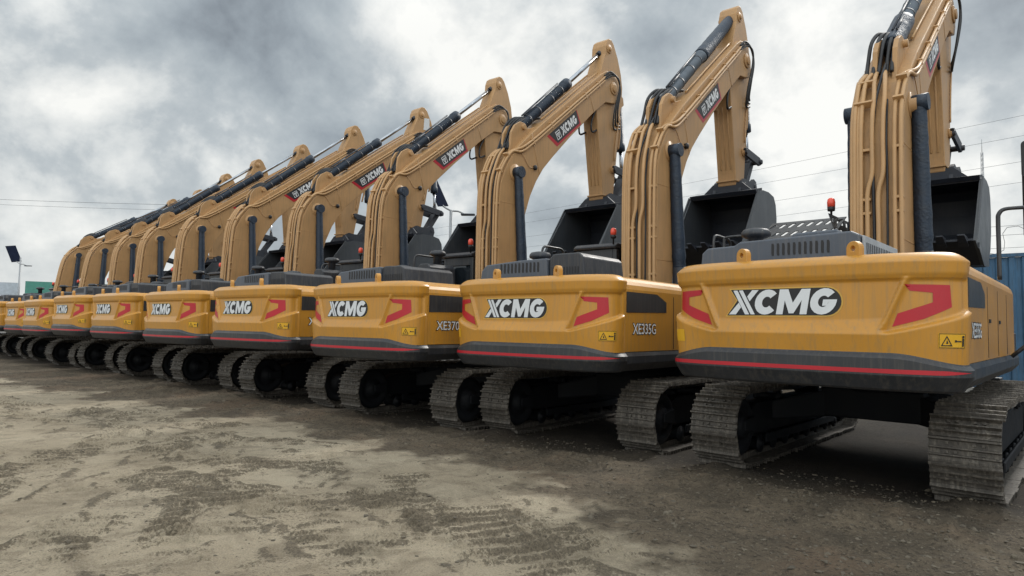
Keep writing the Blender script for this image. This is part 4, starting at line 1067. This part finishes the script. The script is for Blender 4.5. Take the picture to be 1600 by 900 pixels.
obj('wire_posts', m_posts, 'galvanised', w)
def m_barbed():
    b = MB(); random.seed(8); pts = []
    n = 26*2*10
    for i in range(n):
        a = i/10*2*math.pi*1.02; x = -26+52*i/n; r = .36+.03*math.sin(i*.37)
        pts.append((x+.12*math.sin(a*2.0), .06+r*math.sin(a)*.8, 4.28+r*math.cos(a)))
    b.tube(pts, .008, 4)
    for z in (4.1, 4.45, 4.7):
        b.tube([(-26+2*i, .06, z-.02*math.sin(i*1.3)) for i in range(27)], .006, 4)
    return b
obj('barbed_wire', m_barbed, 'wire', w)

def lamp(x, y, label, h=6.6, rz=0.0, pan=1.0):
    g = thing('street_lamp', label, 'street lamp', (x, y, 0), rz, 'solar street lamps')
    obj('pole', MB().tube([(0, 0, -.2), (0, 0, h)], [.10, .065], 14), 'galvanised', g, key='lpole%.1f' % h)
    obj('lamp_arm', MB().tube(spline([(.55, 0, h-.16), (.3, 0, h-.05), (0, 0, h-.02), (-.30, 0, h+.14), (-.52, 0, h+.36)], 4), .035, 8), 'galvanised', g, key='larm')
    obj('lamp_head', MB().prism([(.42, -.14), (1.0, -.10), (1.0, .10), (.42, .14)], h-.22, h-.15, 'z'), 'dark_steel', g, key='lhead', bevel=.02)
    def panel():
        u = Vector((-.42, 0, .90)); v = Vector((0.28, .62, .13)).normalized(); nn = u.cross(v).normalized(); c = Vector((-.66, 0, h+.86))
        b = MB(); P = []
        for s in (-1, 1):
            for a_, b_ in ((-1, -1), (1, -1), (1, 1), (-1, 1)): P.append(c+u*.78*a_+v*.40*b_+nn*.02*s)
        b.add(P, [(0, 1, 2, 3), (7, 6, 5, 4), (0, 1, 5, 4), (1, 2, 6, 5), (2, 3, 7, 6), (3, 0, 4, 7)]); return b
    obj('solar_panel', panel, 'solar', g, key='lpanel', bevel=.006); return g
lamp(-17.3, 9.0, 'grey solar street lamp rising behind the row beside a raised bucket', 6.55, rad(38))
lamp(-67.4, 6.0, 'grey solar street lamp standing alone at the far left of the yard', 7.1, rad(38))

# wires and poles far off
def utility_pole(x, y, h, label, arms=2):
    g = thing('utility_pole', label, 'utility pole', (x, y, 0), rad(20), 'utility poles beyond the yard')
    obj('mast', MB().tube([(0, 0, -.3), (0, 0, h)], [.17, .11], 10), 'wood', g, key='umast%.1f' % h)
    for i in range(arms): obj('crossarm', MB().box(-1.1, 1.1, -.06, .06, h-.5-i*.9, h-.38-i*.9), 'wood', g, key='uarm%.1f%d' % (h, i))
    for i in range(3): obj('insulator', MB().lathe([(0, 0), (.05, 0), (.08, .06), (.05, .12), (0, .16)], (-.95+.95*i, 0, h-.38), 'z', 8), 'wire', g, key='uins%.1f%d' % (h, i))
    return g
utility_pole(-96, 25, 9.0, 'weathered utility pole with crossarms far off at the left of the yard')
utility_pole(-110, 22, 8.5, 'thin utility pole just behind the green hoarding at far left', 1)
utility_pole(-31.5, 30, 9.2, 'dark utility pole with crossarms showing between two raised buckets')
def wire(name, a, c, sag, label, r=.016):
    a, c = Vector(a), Vector(c); pts = [a+(c-a)*t-Vector((0, 0, sag*4*t*(1-t))) for t in np.linspace(0, 1, 25)]
    return tag(obj(name, MB().tube(pts, r, 5), 'wire'), label, 'cable', 'overhead cables')
wire('power_line', (-120, -8, 17.6), (-55, 32, 14.2), .6, 'dark overhead cable crossing the pale sky at far left, upper of the pair', .018)
wire('power_line', (-120, -8, 17.0), (-55, 32, 13.6), .6, 'dark overhead cable crossing the pale sky at far left, lower of the pair', .015)
for i, (z0, z1, lab) in enumerate(((9.6, 12.4, 'topmost'), (9.0, 11.4, 'second from top'), (7.9, 10.2, 'second from bottom'), (7.2, 9.2, 'lowest'))):
    wire('power_line', (-60, 33, z0+1.2), (14, 26, z1), .7, 'thin overhead cable behind the raised buckets at right, %s of four' % lab, .007)
mast = thing('antenna_mast', 'slender lattice antenna mast far behind the blue wall at right', 'mast', (-4.2, 84, 0))
def m_mast():
    b = MB(); h = 23.2
    for a in (90, 210, 330): b.tube([(.35*math.cos(rad(a)), .35*math.sin(rad(a)), 0), (.12*math.cos(rad(a)), .12*math.sin(rad(a)), h)], .035, 5)
    for i in range(40):
        z0, z1 = h*i/40, h*(i+1)/40; k0, k1 = .35-.23*i/40, .35-.23*(i+1)/40
        for a in (90, 210, 330): b.tube([(k0*math.cos(rad(a)), k0*math.sin(rad(a)), z0), (k1*math.cos(rad(a+120)), k1*math.sin(rad(a+120)), z1)], .015, 4)
    b.tube([(0, 0, h), (0, 0, h+1.6)], .03, 5); return b
obj('lattice', m_mast, 'galvanised', mast)
# far left: hoardings, low wall
hb = thing('billboard', 'long low hoarding with pale panel on dark posts at far left', 'billboard', (-124, 11, 0), rad(72))
obj('panel', MB().box(-17, 8, -.08, .08, 5.0, 7.3), 'hoarding_white', hb); 
def hposts(x0, n, st): 
    b = MB()
    for i in range(n): b.box(x0+i*st, x0+.2+i*st, .1, .3, 0, 7.0)
    return b
obj('posts', hposts(-16, 7, 3.9), 'dark_steel', hb)
hg = thing('billboard', 'green hoarding with pale lettering beside the pale one at far left', 'billboard', (-118, 20.5, 0), rad(72))
obj('panel', MB().box(-2, 9, -.08, .08, 5.0, 7.5), 'hoarding_green', hg); obj('posts', hposts(-1.6, 3, 4.6), 'dark_steel', hg)
lw = thing('low_wall', 'low pale concrete wall at the far left edge of the yard', 'wall', (-62, -2, 0), rad(70))
obj('wall_body', MB().box(-22, 14, -.12, .12, -.2, 1.15), 'concrete', lw, bevel=.02); obj('coping', MB().box(-22.05, 14.05, -.17, .17, 1.152, 1.25), 'concrete', lw)
sh = thing('shed', 'long dark roofed shed standing behind the low wall at far left', 'building', (-112, 8, 0), rad(72))
obj('wall', MB().box(-22, 16, 0, 6, 0, 3.2), 'dark_hood', sh); obj('roof', MB().prism([(-.6, 3.15), (6.6, 3.15), (6.6, 3.3), (3, 4.2), (-.6, 3.3)], -22.5, 16.5, 'x'), 'light_steel', sh)
